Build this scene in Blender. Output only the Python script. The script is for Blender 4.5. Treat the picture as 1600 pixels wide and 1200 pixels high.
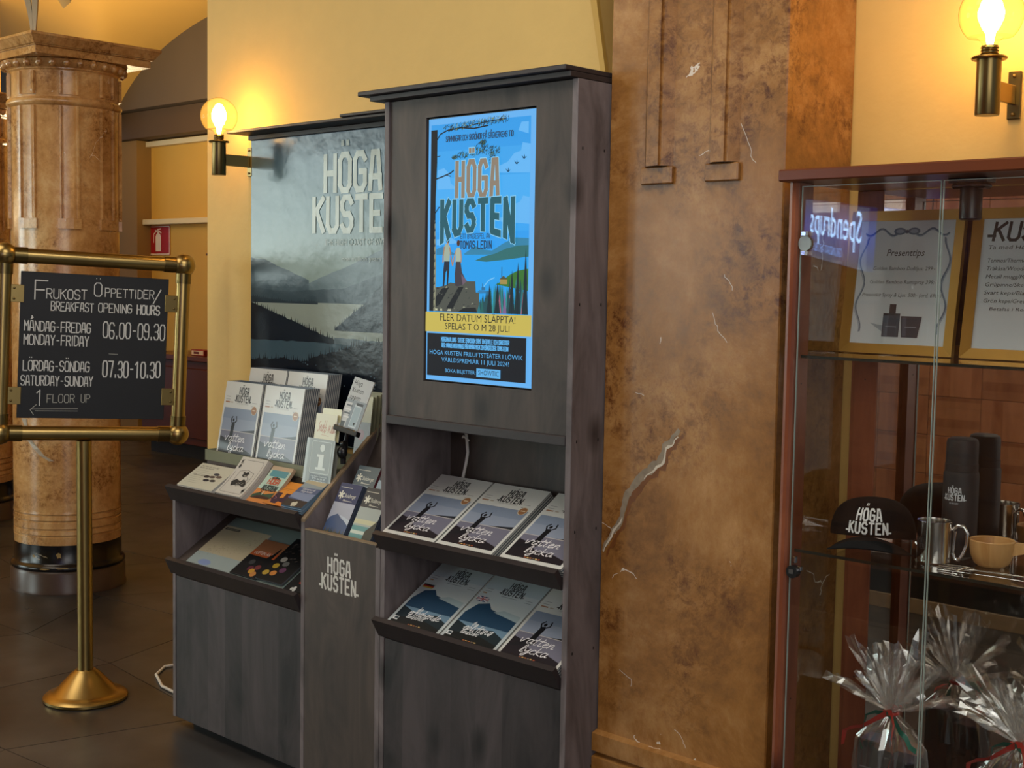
import bpy, bmesh, math, random
from mathutils import Vector, Matrix
random.seed(7)
SC=bpy.context.scene
for o in list(bpy.data.objects): bpy.data.objects.remove(o)
COL=SC.collection
R=math.radians
# ---------------------------------------------------------------- camera
YAW,PIT,ROL=R(43.640),R(4.3368),R(0.978)
F=Vector((-math.sin(YAW)*math.cos(PIT),math.cos(YAW)*math.cos(PIT),-math.sin(PIT)))
Rt=Vector((math.cos(YAW),math.sin(YAW),0)); Up=Rt.cross(F)
R2=Rt*math.cos(ROL)+Up*math.sin(ROL); U2=Up*math.cos(ROL)-Rt*math.sin(ROL)
cd=bpy.data.cameras.new('camera'); cam=bpy.data.objects.new('camera',cd); COL.objects.link(cam)
M=Matrix.Identity(4)
for i in range(3): M[i][0]=R2[i]; M[i][1]=U2[i]; M[i][2]=-F[i]
M.translation=(0,0,1.5); cam.matrix_world=M
cd.sensor_width=36; cd.lens=36*2061.4/1600; cd.clip_start=.05
SC.camera=cam
# ---------------------------------------------------------------- world, exposure, large lights
w=bpy.data.worlds.new('world'); SC.world=w; w.use_nodes=True
w.node_tree.nodes['Background'].inputs[0].default_value=(.50,.56,.66,1)
w.node_tree.nodes['Background'].inputs[1].default_value=.42
SC.view_settings.view_transform='Standard'; SC.view_settings.look='None'
SC.cycles.transparent_max_bounces=40
SC.view_settings.exposure=0; SC.view_settings.gamma=1; SC.view_settings.use_curve_mapping=False
def area(name,loc,target,sx,sy,power,col):
    l=bpy.data.lights.new(name,'AREA'); l.shape='RECTANGLE'; l.size=sx; l.size_y=sy; l.energy=power; l.color=col
    o=bpy.data.objects.new(name,l); COL.objects.link(o); o.location=loc
    o.rotation_euler=(Vector(target)-Vector(loc)).to_track_quat('-Z','Y').to_euler(); return o
area('ceiling_fill',(-1.5,1.0,3.3),(-1.9,1.3,0),2.0,1.4,44,(1,.95,.88))  # added overhead fill, not a lamp fitting of the room
area('showcase_fill',(1.7,-1.3,2.0),(-1.3,2.5,1.0),2.4,1.8,44,(1,.95,.90))  # unseen fill added behind the camera to brighten the showcase interior
area('ceiling_fill',(-5.0,.4,3.3),(-5.0,.6,0),2.2,2.2,46,(1,.88,.72))  # second added overhead fill, for the column side of the room
area('vault_fill',(-8.6,4.4,1.9),(-8.6,4.5,4),1.2,1.2,85,(1,.76,.42))  # added upward fill for the vault, hidden behind the column
area('vault_fill',(-8.8,1.2,2.0),(-8.6,1.4,4),1.8,1.8,70,(1,.80,.48))  # another added fill, brightens the vault from below
area('hall_fill',(-9.7,4.4,2.75),(-10.5,6.5,1.5),1.2,.6,15,(1,.82,.56))  # unseen fill added to brighten the rear hall wall
# ---------------------------------------------------------------- materials
def lin(c):
    if isinstance(c,str): c=[int(c[i:i+2],16)/255 for i in (0,2,4)]
    return tuple((x/12.92 if x<=.04045 else ((x+.055)/1.055)**2.4) for x in c)+(1,)
MC={}
def new(name):
    m=bpy.data.materials.new(name); m.use_nodes=True; return m,m.node_tree.nodes,m.node_tree.links,m.node_tree.nodes['Principled BSDF']
def setin(b,k,v):
    if k in b.inputs: b.inputs[k].default_value=v
def pm(c,rough=.55,metal=0,emit=0,spec=.5,var=.0,bump=0,bs=60,coat=0):
    key=(c,rough,metal,emit,spec,var,bump,bs,coat)
    if key in MC: return MC[key]
    m,n,l,b=new('paint_'+str(len(MC)))
    col=lin(c); b.inputs['Base Color'].default_value=col if not emit else (0.01,.01,.01,1)
    setin(b,'Roughness',rough); setin(b,'Metallic',metal); setin(b,'Specular IOR Level',spec); setin(b,'Coat Weight',coat); setin(b,'Coat Roughness',.08)
    if emit: setin(b,'Emission Color',col); setin(b,'Emission Strength',emit)
    if var or bump:
        tc=n.new('ShaderNodeTexCoord'); no=n.new('ShaderNodeTexNoise'); no.inputs['Scale'].default_value=bs; no.inputs['Detail'].default_value=4
        l.new(tc.outputs['Object'],no.inputs['Vector'])
        if var:
            mx=n.new('ShaderNodeMix'); mx.data_type='RGBA'; mx.inputs['A'].default_value=tuple(x*(1-var) for x in col[:3])+(1,); mx.inputs['B'].default_value=tuple(min(1,x*(1+var)) for x in col[:3])+(1,)
            l.new(no.outputs['Fac'],mx.inputs['Factor']); l.new(mx.outputs['Result'],b.inputs['Base Color'])
        if bump:
            bp=n.new('ShaderNodeBump'); bp.inputs['Strength'].default_value=bump; bp.inputs['Distance'].default_value=.01
            l.new(no.outputs['Fac'],bp.inputs['Height']); l.new(bp.outputs['Normal'],b.inputs['Normal'])
    MC[key]=m; return m
def ramp(n,stops):
    r=n.new('ShaderNodeValToRGB'); e=r.color_ramp.elements
    while len(e)<len(stops): e.new(.5)
    for i,(p,c) in enumerate(stops): e[i].position=p; e[i].color=lin(c)
    return r
def mixn(n,l,a,bb,fac,mode='MIX'):
    mx=n.new('ShaderNodeMix'); mx.data_type='RGBA'; mx.blend_type=mode
    for k,v in (('A',a),('B',bb)):
        if isinstance(v,tuple): mx.inputs[k].default_value=v
        else: l.new(v,mx.inputs[k])
    if isinstance(fac,(int,float)): mx.inputs['Factor'].default_value=fac
    else: l.new(fac,mx.inputs['Factor'])
    return mx.outputs['Result']
def marble(name,dark,mid,light,vein='d8cbb8',rough=.28,scale=2.4):
    m,n,l,b=new(name); tc=n.new('ShaderNodeTexCoord'); co=tc.outputs['Object']
    n1=n.new('ShaderNodeTexNoise'); n1.inputs['Scale'].default_value=scale; n1.inputs['Detail'].default_value=9; n1.inputs['Roughness'].default_value=.78; n1.inputs['Distortion'].default_value=.35; l.new(co,n1.inputs['Vector'])
    r1=ramp(n,[(.30,dark),(.50,mid),(.70,light)]); l.new(n1.outputs['Fac'],r1.inputs['Fac'])
    n2=n.new('ShaderNodeTexNoise'); n2.inputs['Scale'].default_value=scale*14; n2.inputs['Detail'].default_value=7; n2.inputs['Roughness'].default_value=.8; n2.inputs['Distortion'].default_value=.4; l.new(co,n2.inputs['Vector'])
    r2=ramp(n,[(.36,'94745a'),(.54,'ffffff')]); l.new(n2.outputs['Fac'],r2.inputs['Fac'])
    n3=n.new('ShaderNodeTexNoise'); n3.inputs['Scale'].default_value=scale*1.6; n3.inputs['Detail'].default_value=3; l.new(co,n3.inputs['Vector'])
    rr=ramp(n,[(.42,'000000'),(.62,'ffffff')]); l.new(n3.outputs['Fac'],rr.inputs['Fac'])
    c=mixn(n,l,r1.outputs['Color'],r2.outputs['Color'],rr.outputs['Color'],'MULTIPLY')
    # sparse pale cracks
    nd=n.new('ShaderNodeTexNoise'); nd.inputs['Scale'].default_value=5; nd.inputs['Detail'].default_value=5; l.new(co,nd.inputs['Vector'])
    ad=n.new('ShaderNodeVectorMath'); ad.operation='MULTIPLY_ADD'; l.new(nd.outputs['Color'],ad.inputs[0]); ad.inputs[1].default_value=(.35,.35,.35); l.new(co,ad.inputs[2])
    vo=n.new('ShaderNodeTexVoronoi'); vo.feature='DISTANCE_TO_EDGE'; vo.inputs['Scale'].default_value=scale*1.5; l.new(ad.outputs[0],vo.inputs['Vector'])
    lt=n.new('ShaderNodeMath'); lt.operation='LESS_THAN'; lt.inputs[1].default_value=.006; l.new(vo.outputs['Distance'],lt.inputs[0])
    n4=n.new('ShaderNodeTexNoise'); n4.inputs['Scale'].default_value=scale*1.9; n4.inputs['Detail'].default_value=2; l.new(ad.outputs[0],n4.inputs['Vector'])
    gt=n.new('ShaderNodeMath'); gt.operation='GREATER_THAN'; gt.inputs[1].default_value=.655; l.new(n4.outputs['Fac'],gt.inputs[0])
    mu=n.new('ShaderNodeMath'); mu.operation='MULTIPLY'; l.new(lt.outputs[0],mu.inputs[0]); l.new(gt.outputs[0],mu.inputs[1])
    c=mixn(n,l,c,lin(vein),mu.outputs[0]); l.new(c,b.inputs['Base Color'])
    setin(b,'Roughness',rough); setin(b,'Specular IOR Level',.55)
    bp=n.new('ShaderNodeBump'); bp.inputs['Strength'].default_value=.12; bp.inputs['Distance'].default_value=.004; l.new(n2.outputs['Fac'],bp.inputs['Height']); l.new(bp.outputs['Normal'],b.inputs['Normal'])
    return m
def wood(name,dark,light,axis=0,stave=.095,rough=.5,contrast=.55,grain=1.0):
    """stained laminated panel board: staves along Z (axis 0 -> bands across X, 1 -> across Y)"""
    m,n,l,b=new(name); tc=n.new('ShaderNodeTexCoord'); co=tc.outputs['Object']
    sp=n.new('ShaderNodeSeparateXYZ'); l.new(co,sp.inputs[0])
    mu=n.new('ShaderNodeMath'); mu.operation='MULTIPLY'; mu.inputs[1].default_value=1/stave; l.new(sp.outputs[axis],mu.inputs[0])
    fl=n.new('ShaderNodeMath'); fl.operation='FLOOR'; l.new(mu.outputs[0],fl.inputs[0])
    wn=n.new('ShaderNodeTexWhiteNoise'); wn.noise_dimensions='1D'; l.new(fl.outputs[0],wn.inputs['W'])
    mp=n.new('ShaderNodeMapping'); mp.inputs['Scale'].default_value=(5,5,1.6); l.new(co,mp.inputs['Vector'])
    n1=n.new('ShaderNodeTexNoise'); n1.inputs['Scale'].default_value=1.6; n1.inputs['Detail'].default_value=6; n1.inputs['Roughness'].default_value=.6; n1.inputs['Distortion'].default_value=1.4; l.new(mp.outputs[0],n1.inputs['Vector'])
    mp2=n.new('ShaderNodeMapping'); mp2.inputs['Scale'].default_value=(60,60,3); l.new(co,mp2.inputs['Vector'])
    n2=n.new('ShaderNodeTexNoise'); n2.inputs['Scale'].default_value=1; n2.inputs['Detail'].default_value=4; l.new(mp2.outputs[0],n2.inputs['Vector'])
    a=n.new('ShaderNodeMath'); a.operation='MULTIPLY_ADD'; l.new(wn.outputs['Value'],a.inputs[0]); a.inputs[1].default_value=.34; l.new(n1.outputs['Fac'],a.inputs[2])
    a2=n.new('ShaderNodeMath'); a2.operation='MULTIPLY_ADD'; l.new(n2.outputs['Fac'],a2.inputs[0]); a2.inputs[1].default_value=.18*grain; l.new(a.outputs[0],a2.inputs[2])
    rp=ramp(n,[(.45,dark),(.45+contrast,light)]); l.new(a2.outputs[0],rp.inputs['Fac'])
    vo=n.new('ShaderNodeTexVoronoi'); vo.inputs['Scale'].default_value=1.0; mp3=n.new('ShaderNodeMapping'); mp3.inputs['Scale'].default_value=(5.5,5.5,3.2); l.new(co,mp3.inputs['Vector']); l.new(mp3.outputs[0],vo.inputs['Vector'])
    rk=ramp(n,[(.05,'3c3233'),(.20,'ffffff')]); l.new(vo.outputs['Distance'],rk.inputs['Fac'])
    c=mixn(n,l,rp.outputs['Color'],rk.outputs['Color'],.8,'MULTIPLY'); l.new(c,b.inputs['Base Color'])
    setin(b,'Roughness',rough); setin(b,'Specular IOR Level',.45)
    bp=n.new('ShaderNodeBump'); bp.inputs['Strength'].default_value=.15; bp.inputs['Distance'].default_value=.003; l.new(n2.outputs['Fac'],bp.inputs['Height']); l.new(bp.outputs['Normal'],b.inputs['Normal'])
    return m
def gradz(name,stops,axis=1,lo=0,hi=1,rough=.3,bump=0,bs=12,coat=0,emit=0,spec=.5):
    m,n,l,b=new(name); tc=n.new('ShaderNodeTexCoord'); sp=n.new('ShaderNodeSeparateXYZ'); l.new(tc.outputs['Object'],sp.inputs[0])
    mr=n.new('ShaderNodeMapRange'); mr.inputs['From Min'].default_value=lo; mr.inputs['From Max'].default_value=hi; l.new(sp.outputs[axis],mr.inputs['Value'])
    rp=ramp(n,stops); l.new(mr.outputs['Result'],rp.inputs['Fac'])
    if emit:
        b.inputs['Base Color'].default_value=(.01,.01,.01,1); l.new(rp.outputs['Color'],b.inputs['Emission Color']); setin(b,'Emission Strength',emit)
    else: l.new(rp.outputs['Color'],b.inputs['Base Color'])
    setin(b,'Roughness',rough); setin(b,'Specular IOR Level',spec); setin(b,'Coat Weight',coat)
    if bump:
        no=n.new('ShaderNodeTexNoise'); no.inputs['Scale'].default_value=bs; no.inputs['Detail'].default_value=3; l.new(tc.outputs['Object'],no.inputs['Vector'])
        bp=n.new('ShaderNodeBump'); bp.inputs['Strength'].default_value=bump; bp.inputs['Distance'].default_value=.01; l.new(no.outputs['Fac'],bp.inputs['Height']); l.new(bp.outputs['Normal'],b.inputs['Normal'])
    return m
def glass(name,tint=(1,1,1),refl=1.0,rough=.01,base=0.0,milk=0.0,glow=None):
    m,n,l,b=new(name); n.remove(b); out=[x for x in n if x.type=='OUTPUT_MATERIAL'][0]
    tr=n.new('ShaderNodeBsdfTransparent'); tr.inputs[0].default_value=tint+(1,)
    gl=n.new('ShaderNodeBsdfGlossy'); gl.inputs['Roughness'].default_value=rough; gl.inputs[0].default_value=(refl,refl,refl,1)
    lw=n.new('ShaderNodeLayerWeight'); lw.inputs['Blend'].default_value=.5
    pw=n.new('ShaderNodeMath'); pw.operation='POWER'; pw.inputs[1].default_value=5; l.new(lw.outputs['Facing'],pw.inputs[0])
    fr=n.new('ShaderNodeMath'); fr.operation='MULTIPLY_ADD'; l.new(pw.outputs[0],fr.inputs[0]); fr.inputs[1].default_value=.95; fr.inputs[2].default_value=.035
    mx=n.new('ShaderNodeMixShader'); f=fr.outputs[0]
    if base:
        ad=n.new('ShaderNodeMath'); ad.inputs[1].default_value=base; l.new(f,ad.inputs[0]); f=ad.outputs[0]
    body=tr.outputs[0]
    if milk:
        df=n.new('ShaderNodeBsdfDiffuse'); df.inputs[0].default_value=(.8,.8,.78,1); m2=n.new('ShaderNodeMixShader'); m2.inputs[0].default_value=milk; l.new(body,m2.inputs[1]); l.new(df.outputs[0],m2.inputs[2]); body=m2.outputs[0]
    if glow:
        em=n.new('ShaderNodeEmission'); em.inputs[0].default_value=lin(glow[0]); em.inputs[1].default_value=glow[1]; a3=n.new('ShaderNodeAddShader'); l.new(body,a3.inputs[0]); l.new(em.outputs[0],a3.inputs[1]); body=a3.outputs[0]
    l.new(f,mx.inputs[0]); l.new(body,mx.inputs[1]); l.new(gl.outputs[0],mx.inputs[2]); l.new(mx.outputs[0],out.inputs[0])
    return m
m_marble=marble('marble_ochre','5e3a1a','93642f','b88a55',rough=.26)
m_marblec=marble('marble_pink','9a6a38','cc9f68','e6c896',rough=.14,scale=3.0,vein='e8d8c4')
m_black=marble('marble_black','08080a','121216','22222a',rough=.15,scale=4,vein='c8b89a')
m_plinth=pm('4a3a32',.3,var=.3,bs=9)
m_wood=wood('stained_wood','1d191a','4a4243',0)
m_woodside=wood('stained_wood_side','2f292a','7a7070',1,stave=.3,contrast=.5)
m_wooddark=pm('2c2526',.5,var=.35,bs=14)
m_woodmid=wood('stained_wood_brown','272120','51463f',0,stave=.6,contrast=.5)
m_edge=pm('8d7a60',.6,var=.2,bs=40)
m_yel=pm('d8b468',.62,var=.05,bump=.25,bs=16)
m_yel2=pm('c79f4a',.6,var=.06,bs=3)
m_vault=pm('c8a055',.6,var=.05,bs=3)
m_pale=pm('cfc3a4',.5)
m_brownpaint=pm('4f3d2a',.6,var=.1,bs=2)
m_brass=pm('a68d58',.30,1,var=.18,bs=8)
m_brassdk=pm('7c6a42',.3,1,var=.2,bs=8)
m_mahog=pm('643218',.3,var=.22,bs=7)
m_cherry=wood('cherry_wood','6c3622','9a5c3c',0,stave=5,rough=.35,contrast=.5)
m_dkmahog=pm('4c2012',.35,var=.3,bs=6)
m_steel=pm('c8c4bc',.18,1); m_chrome=pm('d8d8d8',.1,1)
m_blackpl=pm('0c0c0e',.35); m_blackmat=pm('141416',.6); m_fabric=pm('050506',.9,bump=.2,bs=400,spec=.2)
m_white=pm('dcdad2',.5)
m_glass=glass('clear_glass',(.97,.98,.97)); m_bulb=None
m_cello=glass('cellophane',(.985,.98,.975),1.0,.07,.13,.05)
m_acryl=pm('84867c',.3,coat=.3)
m_mirror=pm('d6cfc8',.015,1)
m_bulb=glass('bulb_glass',(1,.95,.8),.35,.05,0,0,('ffb648',.5))
# ---------------------------------------------------------------- mesh helpers
class MB:
    def __init__(s): s.v=[];s.f=[];s.m=[];s.mats=[];s.sm=[]
    def mi(s,mat):
        if mat not in s.mats: s.mats.append(mat)
        return s.mats.index(mat)
    def add(s,vs,fs,mat,smooth=False):
        k=len(s.v); s.v+= [tuple(x) for x in vs]; i=s.mi(mat)
        for f in fs: s.f.append(tuple(a+k for a in f)); s.m.append(i); s.sm.append(smooth)
        return s
    def box(s,x0,y0,z0,x1,y1,z1,mat,bev=0):
        if bev:
            bm=bmesh.new(); bmesh.ops.create_cube(bm,size=1)
            for v in bm.verts: v.co=Vector(((x0+x1)/2+v.co.x*(x1-x0),(y0+y1)/2+v.co.y*(y1-y0),(z0+z1)/2+v.co.z*(z1-z0)))
            bmesh.ops.bevel(bm,geom=bm.edges[:],offset=bev,segments=1,affect='EDGES')
            bm.verts.index_update(); s.add([v.co[:] for v in bm.verts],[[v.index for v in f.verts] for f in bm.faces],mat); bm.free(); return s
        vs=[(x0,y0,z0),(x1,y0,z0),(x1,y1,z0),(x0,y1,z0),(x0,y0,z1),(x1,y0,z1),(x1,y1,z1),(x0,y1,z1)]
        return s.add(vs,[(0,3,2,1),(4,5,6,7),(0,1,5,4),(1,2,6,5),(2,3,7,6),(3,0,4,7)],mat)
    def prism(s,poly,a,b,mat,axis='y'):
        """poly in (u,v) extruded from a to b along axis: y -> (u=x,v=z); x -> (u=y,v=z); z -> (u=x,v=y)"""
        def P(u,v,t): return {'y':(u,t,v),'x':(t,u,v),'z':(u,v,t)}[axis]
        n=len(poly); vs=[P(u,v,a) for u,v in poly]+[P(u,v,b) for u,v in poly]
        fs=[tuple(range(n)),tuple(range(2*n-1,n-1,-1))]+[(i,i+n,(i+1)%n+n,(i+1)%n) for i in range(n)]
        return s.add(vs,fs,mat)
    def lathe(s,prof,mat,seg=32,c=(0,0,0),smooth=True,a0=0,a1=2*math.pi):
        vs=[];fs=[]; full=abs(a1-a0-2*math.pi)<1e-6; ns=seg if full else seg+1
        for r,z in prof:
            for i in range(ns):
                a=a0+(a1-a0)*i/seg; vs.append((c[0]+r*math.cos(a),c[1]+r*math.sin(a),c[2]+z))
        for j in range(len(prof)-1):
            for i in range(seg):
                i2=(i+1)%ns if full else i+1
                fs.append((j*ns+i,j*ns+i2,(j+1)*ns+i2,(j+1)*ns+i))
        return s.add(vs,fs,mat,smooth)
    def tube(s,pts,r,mat,seg=10,closed=False,caps=True):
        pts=[Vector(p) for p in pts]; n=len(pts); vs=[];fs=[]; up=None
        for i,p in enumerate(pts):
            t=(pts[(i+1)%n]-pts[i-1]) if (closed or 0<i<n-1) else (pts[1]-pts[0] if i==0 else pts[-1]-pts[-2])
            t.normalize()
            if up is None: up=t.orthogonal().normalized()
            else: up=(up-t*up.dot(t)).normalized()
            b=t.cross(up); rr=r[i] if isinstance(r,(list,tuple)) else r
            for k in range(seg):
                a=2*math.pi*k/seg; vs.append((p+up*math.cos(a)*rr+b*math.sin(a)*rr)[:])
        for i in range(n if closed else n-1):
            for k in range(seg): fs.append((i*seg+k,i*seg+(k+1)%seg,((i+1)%n)*seg+(k+1)%seg,((i+1)%n)*seg+k))
        if caps and not closed: fs+= [tuple(range(seg-1,-1,-1)),tuple((n-1)*seg+k for k in range(seg))]
        return s.add(vs,fs,mat,True)
    def sphere(s,c,r,mat,seg=24,rings=14,sq=(1,1,1)):
        prof=[(r*math.sin(math.pi*i/rings),-r*math.cos(math.pi*i/rings)) for i in range(rings+1)]
        k=len(s.v); s.lathe(prof,mat,seg,(0,0,0)); 
        for i in range(k,len(s.v)):
            x,y,z=s.v[i]; s.v[i]=(c[0]+x*sq[0],c[1]+y*sq[1],c[2]+z*sq[2])
        return s
    def build(s,name,parent=None,mat4=None):
        me=bpy.data.meshes.new(name); me.from_pydata(s.v,[],s.f)
        for m in s.mats: me.materials.append(m)
        me.polygons.foreach_set('material_index',s.m); me.polygons.foreach_set('use_smooth',s.sm)
        if getattr(s,'flat',0): me.update()
        else:
         bm=bmesh.new(); bm.from_mesh(me); bmesh.ops.remove_doubles(bm,verts=bm.verts,dist=1e-6); bmesh.ops.recalc_face_normals(bm,faces=bm.faces); bm.to_mesh(me); bm.free(); me.update()
         if any(s.sm): me.set_sharp_from_angle(angle=R(38))
        o=bpy.data.objects.new(name,me); COL.objects.link(o)
        if parent: o.parent=parent
        if mat4 is not None: o.matrix_local=mat4
        return o
ORD=['','second','third','fourth','fifth','sixth','seventh','eighth','ninth']
def tag(o,label=None,cat=None,group=None,kind=None):
    for k,v in (('label',label),('category',cat),('group',group),('kind',kind)):
        if v: o[k]=v
    return o
def empty(name,loc=(0,0,0),rz=0,mat4=None):
    o=bpy.data.objects.new(name,None); COL.objects.link(o); o.empty_display_size=.05
    if mat4 is not None: o.matrix_world=mat4
    else: o.location=loc; o.rotation_euler=(0,0,rz)
    return o
def frame(o,ex,ey):
    ex=Vector(ex).normalized(); ey=Vector(ey); ey=(ey-ex*ey.dot(ex)).normalized(); ez=ex.cross(ey)
    m=Matrix.Identity(4)
    for i in range(3): m[i][0]=ex[i]; m[i][1]=ey[i]; m[i][2]=ez[i]; m[i][3]=o[i]
    return m
def sloped(x,y,z,deg,turn=0):
    a=R(deg); ex=Vector((math.cos(turn),math.sin(turn),0)); ey=Vector((-math.sin(turn)*math.cos(a),math.cos(turn)*math.cos(a),math.sin(a)))
    return frame((x,y,z),ex,ey)
# ---- stroke lettering (grid 4 x 6)
G={'A':'001636 40/0232','B':'0006364534 03/344340 00'.replace(' ',''),'C':'413010 0105163645','D':'000626453441 200'.replace(' ',''),'E':'40000646/0333','F':'000646/0333','G':'4536160501103041 4323','H':'0006/4046/0343','I':'2026','J':'011030 4146','K':'0006/460240/0242','L':'060040','M':'0006234640','N':'00064046','O':'103041453616050110','P':'00063645443303','Q':'103041453616050110/2240','R':'00063645443303/2340','S':'011030414233 13040516364 5','T':'0646/2026','U':'060110304146','V':'062046','W':'0610243046','X':'0046/0640','Y':'062346/2320','Z':'06460040',
 '0':'103041453616050110','1':'051620 26/1626','2':'0516364544 0040','3':'0516364544 3313/3342413010 01','4':'30360242','5':'4606034342 30100 1','6':'4536160501103041423303','7':'064620','8':'1304051636454433130201103041 4233','9':'01103041453616050413 43','-':'1333','.':'2021','/':'0047',',':'2010','!':'2626/2226/2020','&':'40051635 0201103042',':':'2021/2425','+':'0343/2125',"'":'2625'}
G['A']='001636 40/0242'; G['1']='05162620'.replace('1626','26'); G['1']='0526/2620'; G['D']='00062645412000'; G['B']='0006364534330333424130 00'; G['!']='2622/2020'; G['K']='0006/4603/1440'
DI={'Ö':('O','18/38'),'Å':('A','1728293817'),'Ä':('A','18/38')}
LC={'a':'344424130201113142/4 43040'.replace(' ',''),'c':'43230201203041'.replace('0201','1202')}
SCR={ # loose script lowercase, x advance in last number
 'v':('0413 20 34 45',4.4),'a':('4434130110303 4/443040 51',4.6),'t':('27 1120 41/0545',3.6),'e':('02 33 34 24 12 11 20 41',3.8),'n':('04 00/0124 34 30 41',4.2),'l':('00 27 17 10 31',2.6),'y':('04 11 31 44/4433 1209 1/',4.4),'c':('43 24 02 10 30 42',3.8),'k':('0007/3402 40',4.0),'u':('04 11 20 41 44/444051',4.6),'p':('04 00/0024 3321 01',3.8),'i':('14 10 20/1515',2.2),'f':('37 26 20/0434',3.2),'g':('4424 1211 32 44/4430 20',4.4),'d':('3412 1020 33/3730 41',4.2),'s':('34 13 22 31 10',3.4),'h':('0700/0224 34 30',4.0),'b':('0700 2032 23 02',3.8),'r':('04 00/02 24 34',3.2),'o':('24 12 20 42 24',4.0),'x':('0430/3400',3.6),'S':('46 26 14 33 31 10 01',4.6)}
SC2={'v':('0,4 1.1,.3 3,4 4.2,3.9',4.3),'a':('3.3,3.5 1.6,4 .4,1.9 1.3,.1 3,1.9 3.5,3.9/3.5,4 3.2,.7 4.4,.7',4.5),'t':('1.7,6.6 .8,1.3 1.4,0 2.8,.8/-.2,4.3 3.3,4.8',3.1),
 'e':('.6,1.8 2.8,3 1.8,4.1 .4,2 1.3,.1 3.5,1',3.7),'n':('.3,4 .2,0/.2,1 1.6,3.8 2.7,3.5 2.5,.6 3.8,.7',4),'l':('.2,.6 2.2,5.6 1.4,7 .6,3 1,.2 2.4,.8',2.6),
 'y':('.2,4 .6,1.7 2.3,1.8 3.2,4/3.2,4 2.6,-1.2 1,-2.6 .5,-1.4 4,1',4),'c':('3.1,3.4 1.7,4 .4,2 1.4,.1 3.3,1',3.5),'k':('.6,6.8 .3,0/3.1,4 .6,2 3.5,.2',3.8)}
def strokes(s):
    out=[]
    for part in s.split('/'):
        d=part.replace(' ','')
        if len(d)%2: d=d[:-1]
        p=[(int(d[i]),int(d[i+1])) for i in range(0,len(d),2)]
        if p: out.append(p)
    return out
BF={}
def bfont(txt):
    if txt in BF: return BF[txt]
    cu=bpy.data.curves.new('t','FONT'); cu.body=txt; cu.resolution_u=2; cu.size=1
    o=bpy.data.objects.new('t',cu); COL.objects.link(o)
    dg=bpy.context.evaluated_depsgraph_get(); me=bpy.data.meshes.new_from_object(o.evaluated_get(dg))
    vs=[(v.co.x,v.co.y) for v in me.vertices]; fs=[tuple(p.vertices) for p in me.polygons]
    bpy.data.objects.remove(o); bpy.data.curves.remove(cu); bpy.data.meshes.remove(me)
    wd=max([v[0] for v in vs] or [1]); BF[txt]=(vs,fs,wd); return BF[txt]
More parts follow.
